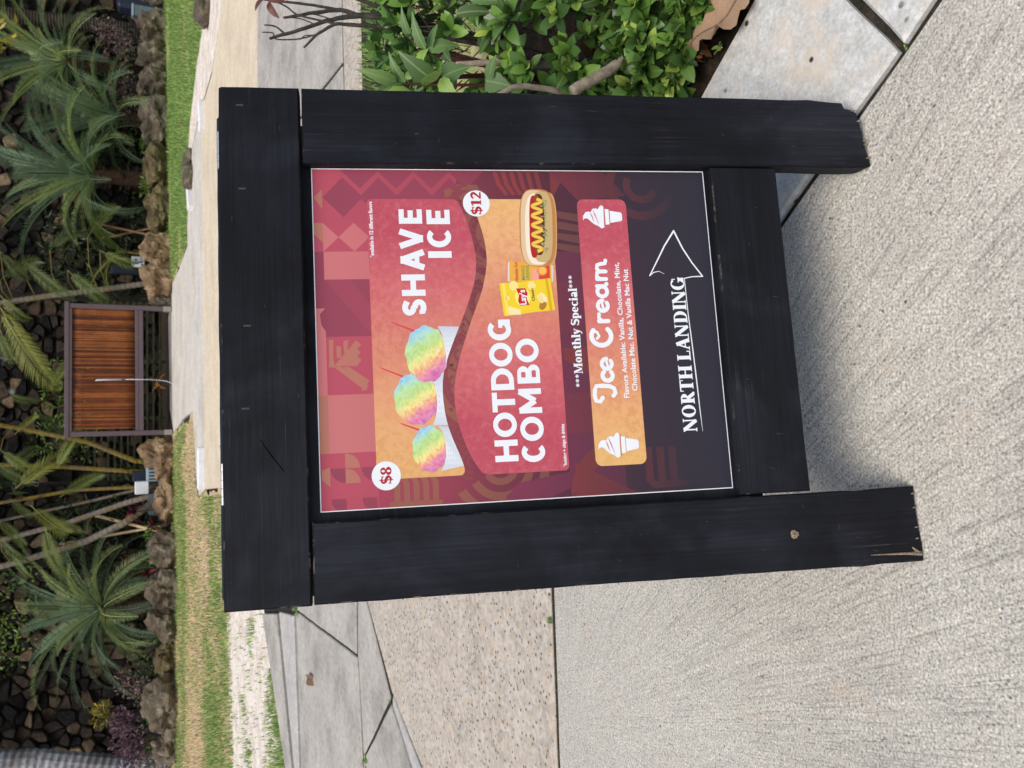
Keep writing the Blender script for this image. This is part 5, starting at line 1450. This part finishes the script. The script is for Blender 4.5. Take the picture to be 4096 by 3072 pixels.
# ---- small shrubs in the bed
def leaf_quads(mb, p, d, up, L, W):
    s = d.cross(up)
    if s.length < .01: s = d.cross(Vector((1, 0, 0)))
    s.normalize()
    mb.add([tuple(p), tuple(p+d*L*.5+s*W/2), tuple(p+d*L), tuple(p+d*L*.5-s*W/2)], [(0, 1, 2, 3)])
def rvec(rg): 
    v = Vector((rg.gauss(0, 1), rg.gauss(0, 1), rg.gauss(0, 1))); return v.normalized()
def shrub(name, loc, blobs, n, L, W, mat, lab, seed, stems=8, stem_r=.006, stemmat=None, cat='shrub'):
    rg = random.Random(seed); root = empty(name, loc); tag(root, lab, cat)
    mb = MB()
    for _ in range(n):
        c, r = blobs[rg.randrange(len(blobs))]
        v = rvec(rg)*rg.random()**.4
        p = Vector((c[0]+v.x*r[0], c[1]+v.y*r[1], c[2]+v.z*r[2]))
        d = (v + rvec(rg)*.8 + Vector((0, 0, .3))).normalized()
        leaf_quads(mb, p, d, rvec(rg), L*rg.uniform(.6, 1.2), W*rg.uniform(.7, 1.2))
    tag(mb.build('foliage', mat, root), kind='stuff')
    for i in range(stems):
        c, r = blobs[i % len(blobs)]
        a = (rg.uniform(-.18, .18), rg.uniform(-.08, .08), 0); b = (c[0]+rg.uniform(-.8, .8)*r[0], c[1]+rg.uniform(-.5, .5)*r[1], c[2]+rg.uniform(-.3, .8)*r[2])
        m_ = ((a[0]+b[0])/2+rg.uniform(-.05, .05), (a[1]+b[1])/2, (a[2]+b[2])/2+.08)
        s = MB(); s.tube([a, m_, b], [stem_r*1.3, stem_r, stem_r*.6], 5, False); s.build('stem', stemmat or M['twig'], root)
    return root
shrub('purple_shrub', (-6.35, 16.75, 0), [((0, 0, .75), (.42, .3, .3)), ((.28, .05, .85), (.25, .25, .22)), ((-.35, 0, .6), (.3, .25, .25))], 950, .075, .04, M['purple'], 'purple leaved shrub beside the grey palm trunk', 51, 12)
shrub('variegated_shrub', (-5.35, 16.85, 0), [((0, 0, .75), (.32, .2, .25)), ((-.25, 0, .55), (.25, .2, .2))], 420, .06, .035, M['pink_leaf'], 'pale grey green shrub between the big cycad and purple shrub', 52, 8)
shrub('croton', (-5.95, 17.05, 0), [((0, 0, 1.18), (.22, .15, .18))], 190, .10, .028, M['croton'], 'small yellow green croton above the purple shrub', 53, 4)
shrub('flowering_shrub', (7.05, 18.95, 0), [((0, 0, 1.05), (.35, .25, .3)), ((-.2, 0, .75), (.3, .2, .2))], 620, .055, .04, M['pink_leaf'], 'pinkish flowering shrub below the dark ringed trunk', 54, 14)
shrub('twiggy_shrub', (5.95, 18.85, 0), [((0, 0, .75), (.5, .2, .3))], 420, .045, .03, M['pink_leaf'], 'twiggy pinkish shrub over the rounded grey boulder', 55, 22)
shrub('twiggy_shrub', (-5.0, 16.8, 0), [((0, 0, .45), (.5, .2, .25))], 130, .05, .03, M['lime'], 'bare stemmed shrub under the big cycad fronds', 56, 24)
shrub('twiggy_shrub', (-6.75, 16.65, 0), [((0, 0, .35), (.3, .2, .2))], 90, .05, .03, M['lime'], 'grey twiggy stems at the foot of the grey palm trunk', 57, 20)
for i, (x, y, lab) in enumerate(((3.9, 18.3, 'low green leafy weeds beside the mossy boulder'), (5.7, 18.55, 'low green leafy weeds between two grey boulders'), (4.75, 18.45, 'bright green seedling between boulders below the large cycad'), (-3.3, 16.6, 'low green weeds behind the rough grey boulder'), (-5.9, 16.5, 'low green weeds under the purple shrub'), (-2.75, 16.75, 'low green creeper by the crossed bamboo poles'))):
    shrub('weed', (x, y, 0), [((0, 0, .3), (.25, .15, .18))], 140, .09, .05, M['lime'], lab, 60+i, 3, .004, None, 'weed')
def rosette(loc, n, L, W, mat, lab, seed, name='ti_plant', h=.4, cat='plant'):
    rg = random.Random(seed); root = empty(name, loc); tag(root, lab, cat)
    s = MB(); s.tube([(0, 0, 0), (.01, 0, h*.5), (0, 0, h)], .012, 6); s.build('stem', M['twig'], root)
    for i in range(n):
        az = i*2.4; el = R(75-80*i/n); mb = MB()
        pts = []; p = Vector((0, 0, h)); a = el
        for k in range(6):
            pts.append(p.copy()); p = p + Vector((math.cos(az)*math.cos(a), math.sin(az)*math.cos(a), math.sin(a)))*L/5; a -= .32
        sd_ = Vector((-math.sin(az), math.cos(az), 0))
        A = [tuple(q+sd_*W/2*w) for q, w in zip(pts, (.25, .8, 1, .9, .55, .03))]; B = [tuple(q-sd_*W/2*w) for q, w in zip(pts, (.25, .8, 1, .9, .55, .03))]
        mb.add(A+B, [(k, k+1, 6+k+1, 6+k) for k in range(5)]); mb.build('leaf', mat, root)
    return root
rosette((-2.30, 16.75, 0), 13, .36, .07, M['ti'], 'crimson strap leaved plant behind the slate slab', 71, h=.62)
rosette((-2.52, 16.62, 0), 10, .30, .07, M['ti'], 'crimson plant low beside the slate slab and bamboo pole', 72, h=.3)
rosette((-3.22, 16.75, 0), 12, .34, .07, M['ti'], 'crimson plant above the grey boulder near the big cycad', 73, h=.75)
rosette((-3.40, 16.55, 0), 12, .32, .07, M['ti'], 'dark crimson plant lowest, tucked behind the tall rough boulder', 74, h=.42)
rosette((-.02, 17.35, 0), 7, .30, .06, plain('orange_leaf', lin((196, 140, 66)), .5, .3), 'small orange leaved plant under the bamboo screen', 75, h=.18)

# dim undergrowth in front of the walls
def undergrowth(name, boxes, n, seed, label):
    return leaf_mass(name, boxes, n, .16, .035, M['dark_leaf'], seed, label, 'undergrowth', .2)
# lime leaves hanging over the dark wall, and the thicket above
def leaf_mass(name, boxes, n, L, W, mat, seed, label, cat, hang=0.0):
    rg = random.Random(seed); mb = MB()
    for _ in range(n):
        b = boxes[rg.randrange(len(boxes))]
        p = Vector((rg.uniform(b[0], b[1]), rg.uniform(b[2], b[3]), rg.uniform(b[4], b[5])))
        d = (rvec(rg) + Vector((0, -.3, -hang))).normalized()
        leaf_quads(mb, p, d, rvec(rg), L*rg.uniform(.6, 1.3), W*rg.uniform(.7, 1.2))
    o = mb.build(name, mat); o['kind'] = 'stuff'
    if label: o['label'] = label; o['category'] = cat
    return o
leaf_mass('lime_vine', [(-4.75, -3.0, 17.4, 17.7, 2.25, 2.9), (-5.2, -4.0, 17.45, 17.7, 2.45, 3.0)], 330, .10, .045, M['lime'], 81, 'lime green vine leaves hanging over the dark wall', 'vine', .6)
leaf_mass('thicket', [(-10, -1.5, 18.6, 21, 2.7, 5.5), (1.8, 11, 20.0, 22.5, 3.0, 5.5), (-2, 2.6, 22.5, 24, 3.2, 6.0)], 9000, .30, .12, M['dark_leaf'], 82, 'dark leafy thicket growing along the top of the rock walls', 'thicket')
leaf_mass('fern_bank', [(-.9, .5, 20.0, 20.4, 1.4, 2.3), (-1.6, -.6, 19.0, 19.8, 1.3, 2.4)], 520, .16, .05, M['lime'], 83, 'green ferny leaves behind the bamboo screen corner', 'fern')
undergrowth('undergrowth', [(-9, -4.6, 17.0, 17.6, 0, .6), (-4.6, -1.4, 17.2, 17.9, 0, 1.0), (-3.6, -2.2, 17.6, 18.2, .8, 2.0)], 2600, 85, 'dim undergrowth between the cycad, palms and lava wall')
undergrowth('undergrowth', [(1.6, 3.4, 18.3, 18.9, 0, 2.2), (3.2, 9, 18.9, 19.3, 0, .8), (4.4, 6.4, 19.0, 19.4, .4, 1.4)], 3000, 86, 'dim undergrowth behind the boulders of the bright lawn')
leaf_mass('yellow_sprig', [(4.75, 5.15, 14.0, 14.2, 2.30, 2.62)], 26, .16, .06, M['croton'], 84, 'yellow leaves hanging into the frame above the yellow tinged cycad', 'leaves', .3)

# ---- grass
def blades(name, poly_, n, h, w, mat, seed, lab, dens=None, z=-.012):
    rg = random.Random(seed); mb = MB()
    xs = [p[0] for p in poly_]; ys = [p[1] for p in poly_]
    def inside(x, y):
        c = False
        for i in range(len(poly_)):
            (x1, y1), (x2, y2) = poly_[i-1], poly_[i]
            if (y1 > y) != (y2 > y) and x < (x2-x1)*(y-y1)/(y2-y1)+x1: c = not c
        return c
    k = 0; tries = 0
    while k < n and tries < n*8:
        tries += 1
        x, y = rg.uniform(min(xs), max(xs)), rg.uniform(min(ys), max(ys))
        if not inside(x, y): continue
        if dens and rg.random() > dens(x, y): continue
        a = rg.uniform(0, 6.28); hh = h*rg.uniform(.5, 1.3); ww = w*rg.uniform(.7, 1.3)/2
        dx, dy = math.cos(a), math.sin(a); t = rg.uniform(-.6, .6)*hh
        mb.add([(x-dx*ww, y-dy*ww, z), (x+dx*ww, y+dy*ww, z), (x-dy*t+dx*ww*.2, y+dx*t, z+hh)], [(0, 1, 2)]); k += 1
    o = mb.build(name, mat); tag(o, lab, 'grass', kind='stuff'); return o
def patch(sx, sy, lo, hi, s=0.0):
    def f(x, y):
        q = Vector((x*sx*.8+y*.13+s+.37, y*sy*.8-x*.11+.61, s*1.7+.43))
        v = noise.noise(q) + .6*noise.noise(q*2.13+Vector((3.1, 1.7, .5))) + .35*noise.noise(q*4.7+Vector((.3, 7.7, 2.5)))
        return 1.0 if v > hi else (.04 if v < lo else .04+.96*(v-lo)/(hi-lo))
    return f
pl_ = patch(.9, .55, -.30, .35)
def worn(x, y):
    b = .85 if y < 11.4 else (.16 if y < 14.4 else .7)
    if 11.4 <= y < 12.2: b = .85 - .69*(y-11.4)/.8
    return min(1.0, b*(.10+pl_(x, y)))
LL = [(-1.25, 10.1), (-2.5, 9.6), (-4.13, 9.3), (-9, 9.0), (-9, 16.4), (-1.0, 16.6), (-.5, 13.5), (-1.6, 12.65)]
blades('grass', LL, 30000, .055, .014, M['grass'], 91, 'patchy grass growing on the lawn below the big cycad', worn)
blades('dry_grass', LL, 22000, .04, .015, M['dry_grass'], 92, 'dry straw coloured grass worn into the lawn', lambda x, y: 1.15-worn(x, y))
blades('grass', [(9, 10.1), (5.2, 11.3), (4.6, 12.9), (4.0, 13.9), (3.5, 14.2), (2.21, 14.3), (1.9, 17.2), (2.2, 17.8), (9, 18.9)], 42000, .06, .014, M['grass'], 93, 'bright green grass on the lawn before the boulders', patch(.5, 1.2, -.5, -.1))
blades('grass', [(.3, 4.5), (2.0, 4.58), (4, 4.7), (4, 2.9), (1.4, 3.0)], 9000, .055, .009, M['grass'], 94, 'short bright grass behind the leafy shrub', patch(1.5, 1.5, -.6, -.2))
blades('weeds', [(-2.0, 7.6), (-2.9, 6.6), (-5, 6.5), (-6, 9.2), (-2.6, 9.8)], 5000, .05, .013, M['grass'], 95, 'sparse weeds in the sandy verge', patch(1.3, 1.3, .05, .35))
blades('weeds', [(-2.85, 6.55), (-2.3, 7.1), (-2.6, 7.5), (-5, 7.1), (-5, 6.5)], 4200, .06, .012, M['grass'], 96, 'green weeds creeping along the edge of the kerb apron', patch(1.6, 1.6, -.1, .25))
# ------------------------------------------------------------------ foreground planting
def leaf_geo(L, W, fold=.25, curl=.25, n=6, serr=0, shape='oval'):
    """leaf along +X, upper face +Z: two half blades folded on a midrib"""
    vs_ = []; fs = []
    for i in range(n+1):
        t = i/n
        if shape == 'oval': w = max(0, 1-abs(2*t**.92-1)**2.3)**.62
        elif shape == 'lance': w = math.sin(math.pi*t**.62)**.9
        else: w = math.sin(math.pi*(t*.97+.03)**.5)
        if i == n: w = 0.12 if shape == 'oval' else 0.02
        if i == 0: w = .06
        if serr and 0 < i < n: w *= 1 + (.08 if i % 2 else -.06)
        x = L*t; z = -curl*L*t*t + .04*L*math.sin(math.pi*t)
        y = W/2*w
        vs_ += [(x, y, z + fold*y), (x, 0, z), (x, -y, z + fold*y)]
    for i in range(n):
        a = i*3; b = a+3
        fs += [(a, a+1, b+1, b), (a+1, a+2, b+2, b+1)]
    return vs_, fs
LG = [leaf_geo(1, .50, .22, .18), leaf_geo(1, .54, .30, .32), leaf_geo(1, .46, .18, .05)]
def leaf_mesh(name, geo, mat):
    mb = MB(); mb.add(geo[0], geo[1]); return mb.mesh(name, mat, True)
LM = [leaf_mesh('leaf', g_, M['leaf_obj']) for g_ in LG]

def frame(d, up):
    x = d.normalized(); y = up.cross(x)
    if y.length < 1e-3: y = Vector((0, 1, 0)).cross(x)
    y.normalize(); z = x.cross(y)
    return Matrix((x, y, z)).transposed()

rg = random.Random(77)
shrub_root = empty('leafy_shrub', (1.05, 2.2, -.02))
tag(shrub_root, 'glossy green round leaved shrub filling the bed behind the pitted kerb', 'shrub')
base = Vector(shrub_root.location)
BL = [((1.12, 2.44, .22), (.24, .24, .37)), ((1.02, 2.36, .16), (.30, .34, .40)), ((1.40, 2.4, .18), (.36, .45, .40)), ((.95, 2.02, .10), (.28, .22, .32)), ((1.28, 1.98, .08), (.32, .28, .32)),
      ((1.04, 1.80, .00), (.24, .18, .22)), ((1.75, 2.1, .12), (.35, .45, .35)), ((.74, 2.3, .04), (.25, .25, .32)), ((.88, 1.78, .0), (.18, .13, .16)), ((1.2, 2.62, .2), (.35, .2, .34)),
      ((.78, 2.02, .06), (.18, .2, .24)), ((1.0, 1.66, -.02), (.16, .10, .13)), ((1.28, 1.62, -.02), (.22, .16, .20))]
tips = []
def inside_other(p, skip):
    for i, (c, r) in enumerate(BL):
        if i == skip: continue
        if sum(((p[k]-c[k])/r[k])**2 for k in range(3)) < .72: return True
    return False
while len(tips) < 820:
    i = rg.randrange(len(BL)); c, r = BL[i]
    v = rvec(rg); 
    if v.z < -.15: continue
    s = rg.uniform(.66, 1.05) * (1+.10*noise.noise((v.x*3+i, v.y*3, v.z*3)))
    p = Vector((c[0]+v.x*r[0]*s, c[1]+v.y*r[1]*s, c[2]+v.z*r[2]*s))
    if p.z < .0 or inside_other(p, i): continue
    nrm = Vector((v.x/r[0], v.y/r[1], v.z/r[2])).normalized()
    tips.append((p, (nrm + Vector((0, -.15, .45)) + rvec(rg)*.45).normalized(), s))
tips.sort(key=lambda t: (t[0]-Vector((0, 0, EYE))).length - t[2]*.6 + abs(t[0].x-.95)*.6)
rest = MB(); count = 0; twigs = MB()
for ti, (p, ax, s) in enumerate(tips):
    nl = rg.randrange(5, 9); a0 = rg.uniform(0, 6.28)
    t1 = ax.cross(Vector((.3, .2, .9))).normalized(); t2 = ax.cross(t1)
    twigs.tube([tuple(p - ax*.13 + rvec(rg)*.02 - base), tuple(p-ax*.05-base), tuple(p + ax*.01 - base)], [.0022, .0018, .0012], 4, False)
    for k in range(nl):
        a = a0 + k*2.4; rad = t1*math.cos(a) + t2*math.sin(a)
        open_ = .25 + .85*(k/nl) + rg.uniform(-.12, .12)
        d = (ax*math.cos(open_) + rad*math.sin(open_) + Vector((0, 0, -.12*k/nl))).normalized()
        q = p - ax*(.030*k/nl) + rad*.002
        L = rg.uniform(.040, .062)*(.72 + .35*min(1, (k+1)/3)); up = (ax + rvec(rg)*.25)
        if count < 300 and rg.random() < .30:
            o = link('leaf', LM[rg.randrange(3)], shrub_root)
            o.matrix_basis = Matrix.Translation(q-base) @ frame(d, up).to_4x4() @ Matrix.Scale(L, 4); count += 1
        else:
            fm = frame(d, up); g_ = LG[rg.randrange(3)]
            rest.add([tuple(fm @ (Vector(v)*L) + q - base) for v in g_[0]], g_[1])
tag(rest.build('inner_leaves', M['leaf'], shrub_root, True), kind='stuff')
tag(twigs.build('twigs', M['twig'], shrub_root), kind='stuff')
def branch(name, pts, rad, mat, root, b):
    # smooth through the points
    P = [Vector(p) for p in pts]; out = []; rr = []
    n = len(P)
    for i in range(n-1):
        p0, p1, p2, p3 = P[max(i-1, 0)], P[i], P[i+1], P[min(i+2, n-1)]
        for k in range(5):
            t = k/5
            out.append(.5*((2*p1)+(p2-p0)*t+(2*p0-5*p1+4*p2-p3)*t*t+(3*p1-p0-3*p2+p3)*t**3)); rr.append((i+t)/(n-1))
    out.append(P[-1]); rr.append(1.0)
    r0, r1 = rad
    mb = MB(); mb.tube([tuple(q + Vector((noise.noise(q*40), noise.noise(q*40+Vector((5, 0, 0))), 0))*r0*.25 - b) for q in out], [(r0+(r1-r0)*t)*(1+.13*noise.noise((t*23, r0*500, 1))) for t in rr], 7)
    return mb.build(name, mat, root, True)
branch('branch', [(.715, 1.80, .285), (.734, 1.795, .258), (.769, 1.79, .204), (.819, 1.79, .13), (.862, 1.80, .066), (.90, 1.84, -.01)], (.0155, .0125), M['bark'], shrub_root, base)
branch('branch', [(.82, 2.02, .50), (.838, 2.0, .384), (.855, 2.0, .236), (.88, 2.0, .054), (.89, 2.0, -.02)], (.007, .012), M['bark'], shrub_root, base)
branch('branch', [(.70, 1.92, .46), (.727, 1.9, .418), (.746, 1.9, .377), (.751, 1.9, .291), (.756, 1.92, .20), (.79, 1.95, .1)], (.006, .009), M['bark'], shrub_root, base)
branch('branch', [(.97, 1.86, .22), (.98, 1.87, .12), (1.0, 1.9, -.02)], (.006, .009), M['bark'], shrub_root, base)
# pale variegated sprigs
for (x, y, z, n, L) in ((.918, 1.875, .178, 9, .034), (.975, 1.83, .085, 8, .046), (1.003, 1.83, .03, 7, .06), (1.012, 1.82, -.005, 6, .05)):
    p = Vector((x, y, z)); ax = Vector((-.2, -.5, .8)).normalized(); t1 = ax.cross(Vector((0, 0, 1))).normalized(); t2 = ax.cross(t1)
    for k in range(n):
        a = k*2.4; d = (ax*.35 + t1*math.cos(a) + t2*math.sin(a)).normalized()
        o = link('leaf', None or bpy.data.meshes.get('pale_leaf') or leaf_mesh('pale_leaf', leaf_geo(1, .26, .15, .35), M['leaf_pale']), shrub_root)
        if 'label' not in o: o['label'] = 'pale yellow variegated leaf'
        o.matrix_basis = Matrix.Translation(p-base) @ frame(d, ax).to_4x4() @ Matrix.Scale(L*rg.uniform(.7, 1.1), 4)

# ---- plant with broad serrated leaves and dark red stems
bp = empty('red_stemmed_plant', (.86, 2.12, -.02)); tag(bp, 'plant with broad serrated leaves on dark red stems beside the sign leg', 'plant')
b0 = Vector(bp.location)
for pts, r in (([(.86, 2.12, -.02), (.88, 2.13, .25), (.886, 2.15, .42), (.90, 2.16, .53)], (.010, .006)), ([(.87, 2.12, .02), (.85, 2.1, .3), (.80, 2.06, .5), (.775, 2.05, .56)], (.009, .005)),
               ([(.86, 2.12, .02), (.82, 2.08, .28), (.78, 2.0, .42)], (.007, .004)), ([(.88, 2.13, .3), (.91, 2.17, .44), (.94, 2.2, .56)], (.006, .003)), ([(.86, 2.14, .1), (.84, 2.2, .4), (.83, 2.25, .58)], (.006, .003))):
    branch('stem', pts, r, M['red_stem'], bp, b0)
BLM = [leaf_mesh('broad_leaf', leaf_geo(1, .50, .18, .22, 10, 1, 'lance'), M['leaf_big']), leaf_mesh('broad_leaf', leaf_geo(1, .34, .30, .35, 10, 1, 'lance'), M['leaf_big']), leaf_mesh('broad_leaf', leaf_geo(1, .78, .10, .15, 10, 1, 'heart'), M['leaf_big'])]
def big(p, d, L, kind, up=(0, -.5, .8)):
    o = link('leaf', BLM[kind], bp)
    o.matrix_basis = Matrix.Translation(Vector(p)-b0) @ frame(Vector(d), Vector(up)).to_4x4() @ Matrix.Scale(L*.78, 4); return o
for p, d, L, k in (((.775, 2.03, .56), (.35, -.1, .75), .135, 0), ((.775, 2.03, .55), (-.1, -.4, .55), .10, 2), ((.78, 2.03, .54), (-.5, -.3, -.25), .10, 0), ((.79, 2.04, .53), (.25, -.5, -.55), .10, 2),
                   ((.90, 2.15, .535), (.5, -.2, .45), .12, 1), ((.90, 2.15, .53), (.2, -.3, -.7), .115, 0), ((.905, 2.16, .53), (-.5, -.2, .3), .09, 0), ((.90, 2.15, .52), (.7, -.2, .0), .10, 1),
                   ((.78, 1.99, .43), (-.2, -.5, -.45), .095, 2), ((.78, 1.99, .42), (.5, -.4, .1), .085, 0), ((.765, 1.93, .26), (-.15, -.4, -.5), .085, 2), ((.80, 2.0, .36), (.2, -.4, -.6), .075, 1),
                   ((.83, 2.24, .585), (.1, -.2, .9), .14, 1), ((.83, 2.24, .57), (-.35, -.2, .75), .15, 1), ((.835, 2.24, .56), (.5, -.2, .6), .11, 1), ((.82, 2.24, .54), (-.6, -.2, .35), .10, 0), ((.80, 2.2, .56), (-.4, -.1, .95), .17, 1),
                   ((.94, 2.19, .56), (.5, -.3, .5), .10, 1), ((.94, 2.19, .55), (-.1, -.4, .65), .10, 0), ((.95, 2.02, .50), (.1, -.55, -.75), .13, 1), ((.985, 2.0, .47), (-.05, -.55, -.75), .12, 1), ((.88, 2.1, .50), (-.4, -.5, .1), .08, 0)):
    big(p, d, L, k)

# ---- bare twigs rising over the shrub
tw = empty('bare_twig_shrub', (1.1, 2.45, .0)); tag(tw, 'leafless grey twigs rising above the leafy shrub against the concrete walk', 'shrub')
t0 = Vector(tw.location)
TW = [([(1.12, 2.5, .2), (1.123, 2.5, .519), (1.112, 2.5, .614), (1.115, 2.5, .671), (1.095, 2.5, .742), (1.074, 2.5, .803), (1.061, 2.5, .84)], (.010, .0035)),
      ([(1.115, 2.5, .671), (1.114, 2.5, .757), (1.106, 2.5, .851), (1.10, 2.5, .93)], (.005, .0025)),
      ([(1.09, 2.46, .2), (1.093, 2.45, .536), (1.085, 2.45, .636), (1.061, 2.45, .71), (1.037, 2.45, .761), (1.007, 2.45, .818), (.979, 2.45, .878), (.975, 2.45, .89)], (.009, .0035)),
      ([(.996, 2.45, .85), (1.011, 2.45, .874), (1.009, 2.45, .904)], (.003, .002)), ([(.98, 2.45, .878), (.991, 2.45, .881), (.987, 2.45, .91)], (.0025, .0015)),
      ([(.981, 2.45, .874), (.975, 2.45, .867), (.986, 2.45, .811), (1.007, 2.45, .761)], (.002, .0022)),
      ([(1.05, 2.4, .2), (1.048, 2.4, .537), (1.036, 2.4, .65), (1.028, 2.4, .712), (1.001, 2.4, .752), (.985, 2.4, .771), (.945, 2.4, .804)], (.007, .003)),
      ([(1.029, 2.4, .712), (1.033, 2.4, .815), (1.049, 2.4, .849), (1.06, 2.4, .884), (1.065, 2.4, .93)], (.003, .0018)),
      ([(1.061, 2.45, .71), (1.07, 2.46, .76), (1.062, 2.46, .80)], (.002, .0015)), ([(1.037, 2.45, .761), (1.05, 2.46, .80), (1.045, 2.46, .85)], (.002, .0015)),
      ([(1.10, 2.48, .3), (1.16, 2.5, .62), (1.19, 2.5, .75), (1.18, 2.5, .9)], (.008, .003)), ([(1.17, 2.5, .66), (1.14, 2.5, .78), (1.135, 2.5, .9)], (.004, .002)), ([(.985, 2.4, .771), (.98, 2.4, .80), (.965, 2.4, .815)], (.0018, .0012))]
for pts, r in TW: branch('twig', pts, r, M['twig'], tw, t0)
brm = leaf_mesh('brown_leaf', leaf_geo(1, .5, .4, .5, 6), leafmat('red_brown_leaf', (.16, .06, .045), .3, .5, .2, island=False))
for p, d in (((1.06, 2.4, .905), (-.3, -.2, .6)), ((1.055, 2.4, .90), (-.6, -.2, -.1)), ((1.07, 2.4, .91), (.4, -.2, .5)), ((1.06, 2.39, .905), (-.2, -.6, -.5))):
    o = link('leaf', brm, tw); o.matrix_basis = Matrix.Translation(Vector(p)-t0) @ frame(Vector(d), Vector((0, -.4, .8))).to_4x4() @ Matrix.Scale(.045, 4)

# ---- small fern, weeds, litter
fe = empty('small_fern', (.80, 1.83, -.02)); tag(fe, 'small fern with two feathery fronds under the mottled branch', 'fern')
fm_ = frond_mesh('frond', .11, 14, .020, .7, .006, M['leaf_big'], .1, .5, 0, 0, 90, .15)
for az, el in ((250, 40), (310, 45), (215, 15)):
    o = link('frond', fm_, fe); o.location = (0, 0, .10); o.rotation_euler = (Matrix.Rotation(R(az), 3, 'Z') @ Matrix.Rotation(-R(el), 3, 'Y')).to_euler()
s = MB(); s.tube([(0, 0, 0), (.005, 0, .06), (0, 0, .10)], .0015, 5); s.build('stem', M['red_stem'], fe)
def tuft(loc, lab, n, L, seed, mat='lime', cat='weed'):
    rr = random.Random(seed); root = empty('crack_weed', loc); tag(root, lab, cat, 'weeds in the paving joints')
    me = leaf_mesh('weed_leaf', leaf_geo(1, .42, .2, .3), M['leaf_big'])
    for k in range(n):
        o = link('leaf', me, root); a = rr.uniform(0, 6.28); e_ = rr.uniform(.1, .9)
        o.matrix_basis = Matrix.Translation((rr.uniform(-.5, .5)*L, rr.uniform(-.5, .5)*L, .001)) @ frame(Vector((math.cos(a)*math.cos(e_), math.sin(a)*math.cos(e_), math.sin(e_))), Vector((0, 0, 1))).to_4x4() @ Matrix.Scale(L*rr.uniform(.6, 1.2), 4)
tuft((.412, 1.356, -.003), 'tiny weed in the kerb joint between the rail and the leg', 5, .016, 1)
tuft((.617, 1.080, -.003), 'tiny curled seedling in the kerb joint beyond the rotted leg foot', 4, .010, 2)
tuft((-.777, 2.429, -.003), 'small weed in the joint between pebbled and broomed slabs', 8, .015, 3)
tuft((-1.64, 6.22, -.003), 'weed at the corner of the walk joint by the sign edge', 12, .05, 4)
tuft((-2.06, 4.52, -.003), 'weed at the lower end of the branching joint', 10, .045, 5)
tuft((.80, 1.60, -.003), 'small lobed weed at the bed edge of the kerb', 10, .020, 6)
tuft((-1.60, 4.09, -.003), 'weed where the pale mortar wedge starts', 5, .02, 7)
blades('joint_moss', [(-1.9, 8.4), (-1.3, 8.9), (-.9, 9.6), (-.6, 10.2), (-.75, 10.4), (-1.2, 9.4), (-1.8, 8.8)], 500, .04, .012, M['grass'], 97, 'grass creeping along a crack in the tan path', patch(2, 2, -.2, .2))

dl = MB()
A = []
for i in range(15):
    t = i/14; A.append(t)
vs_ = []; fs = []
n = 14
for i in range(n+1):
    t = i/n; w = .5*math.sin(math.pi*t**.8)**.6*(1+.30*math.sin(t*23)+.12*math.sin(t*47)) + .01
    for s_ in (-1, -.5, 0, .5, 1):
        vs_.append((t-.5, s_*w*.62, .10*abs(s_)*math.sin(math.pi*t) + .05*math.sin(t*9+s_*2)))
for i in range(n):
    for k in range(4): fs.append((i*5+k, i*5+k+1, i*5+5+k+1, i*5+5+k))
dl.add(vs_, fs)
o = dl.build('large_dry_leaf', M['leaf_dry'], None, True); tag(o, 'large curled brown dry leaf lying against the kerb', 'dry leaf')
o.matrix_world = Matrix.Translation((.845, 1.545, .035)) @ Matrix.Rotation(R(112), 4, 'Z') @ Matrix.Rotation(R(-10), 4, 'Y') @ Matrix.Rotation(R(14), 4, 'X') @ Matrix.Scale(.20, 4)
o = leaf_mesh('fallen_leaf', leaf_geo(1, .34, .5, .3, 8), M['leaf_dry']); o = link('fallen_leaf', o); tag(o, 'curled brown leaf lying alone on the grey concrete walk', 'dry leaf')
o.matrix_world = Matrix.Translation((-2.02, 5.86, .012)) @ Matrix.Rotation(R(-80), 4, 'Z') @ Matrix.Scale(.21, 4)
rr = random.Random(9); lt = MB()
for _ in range(420):
    x, y = rr.uniform(.55, 1.7), rr.uniform(1.35, 2.2)
    if (x-.68)*.756+(y-1.01)*.654 < .49: continue
    a = rr.uniform(0, 6.28); e_ = rr.uniform(-.15, .35); L = rr.uniform(.02, .07)
    fmx = frame(Vector((math.cos(a), math.sin(a), math.sin(e_))), Vector((rr.uniform(-.5, .5), rr.uniform(-.5, .5), 1)))
    g_ = LG[rr.randrange(3)]
    lt.add([tuple(fmx @ (Vector(v)*L) + Vector((x, y, -.012+rr.uniform(0, .03)))) for v in g_[0]], g_[1])
o = lt.build('leaf_litter', M['litter'], None, True); tag(o, 'brown fallen leaves littering the planting bed', 'leaf litter', kind='stuff')
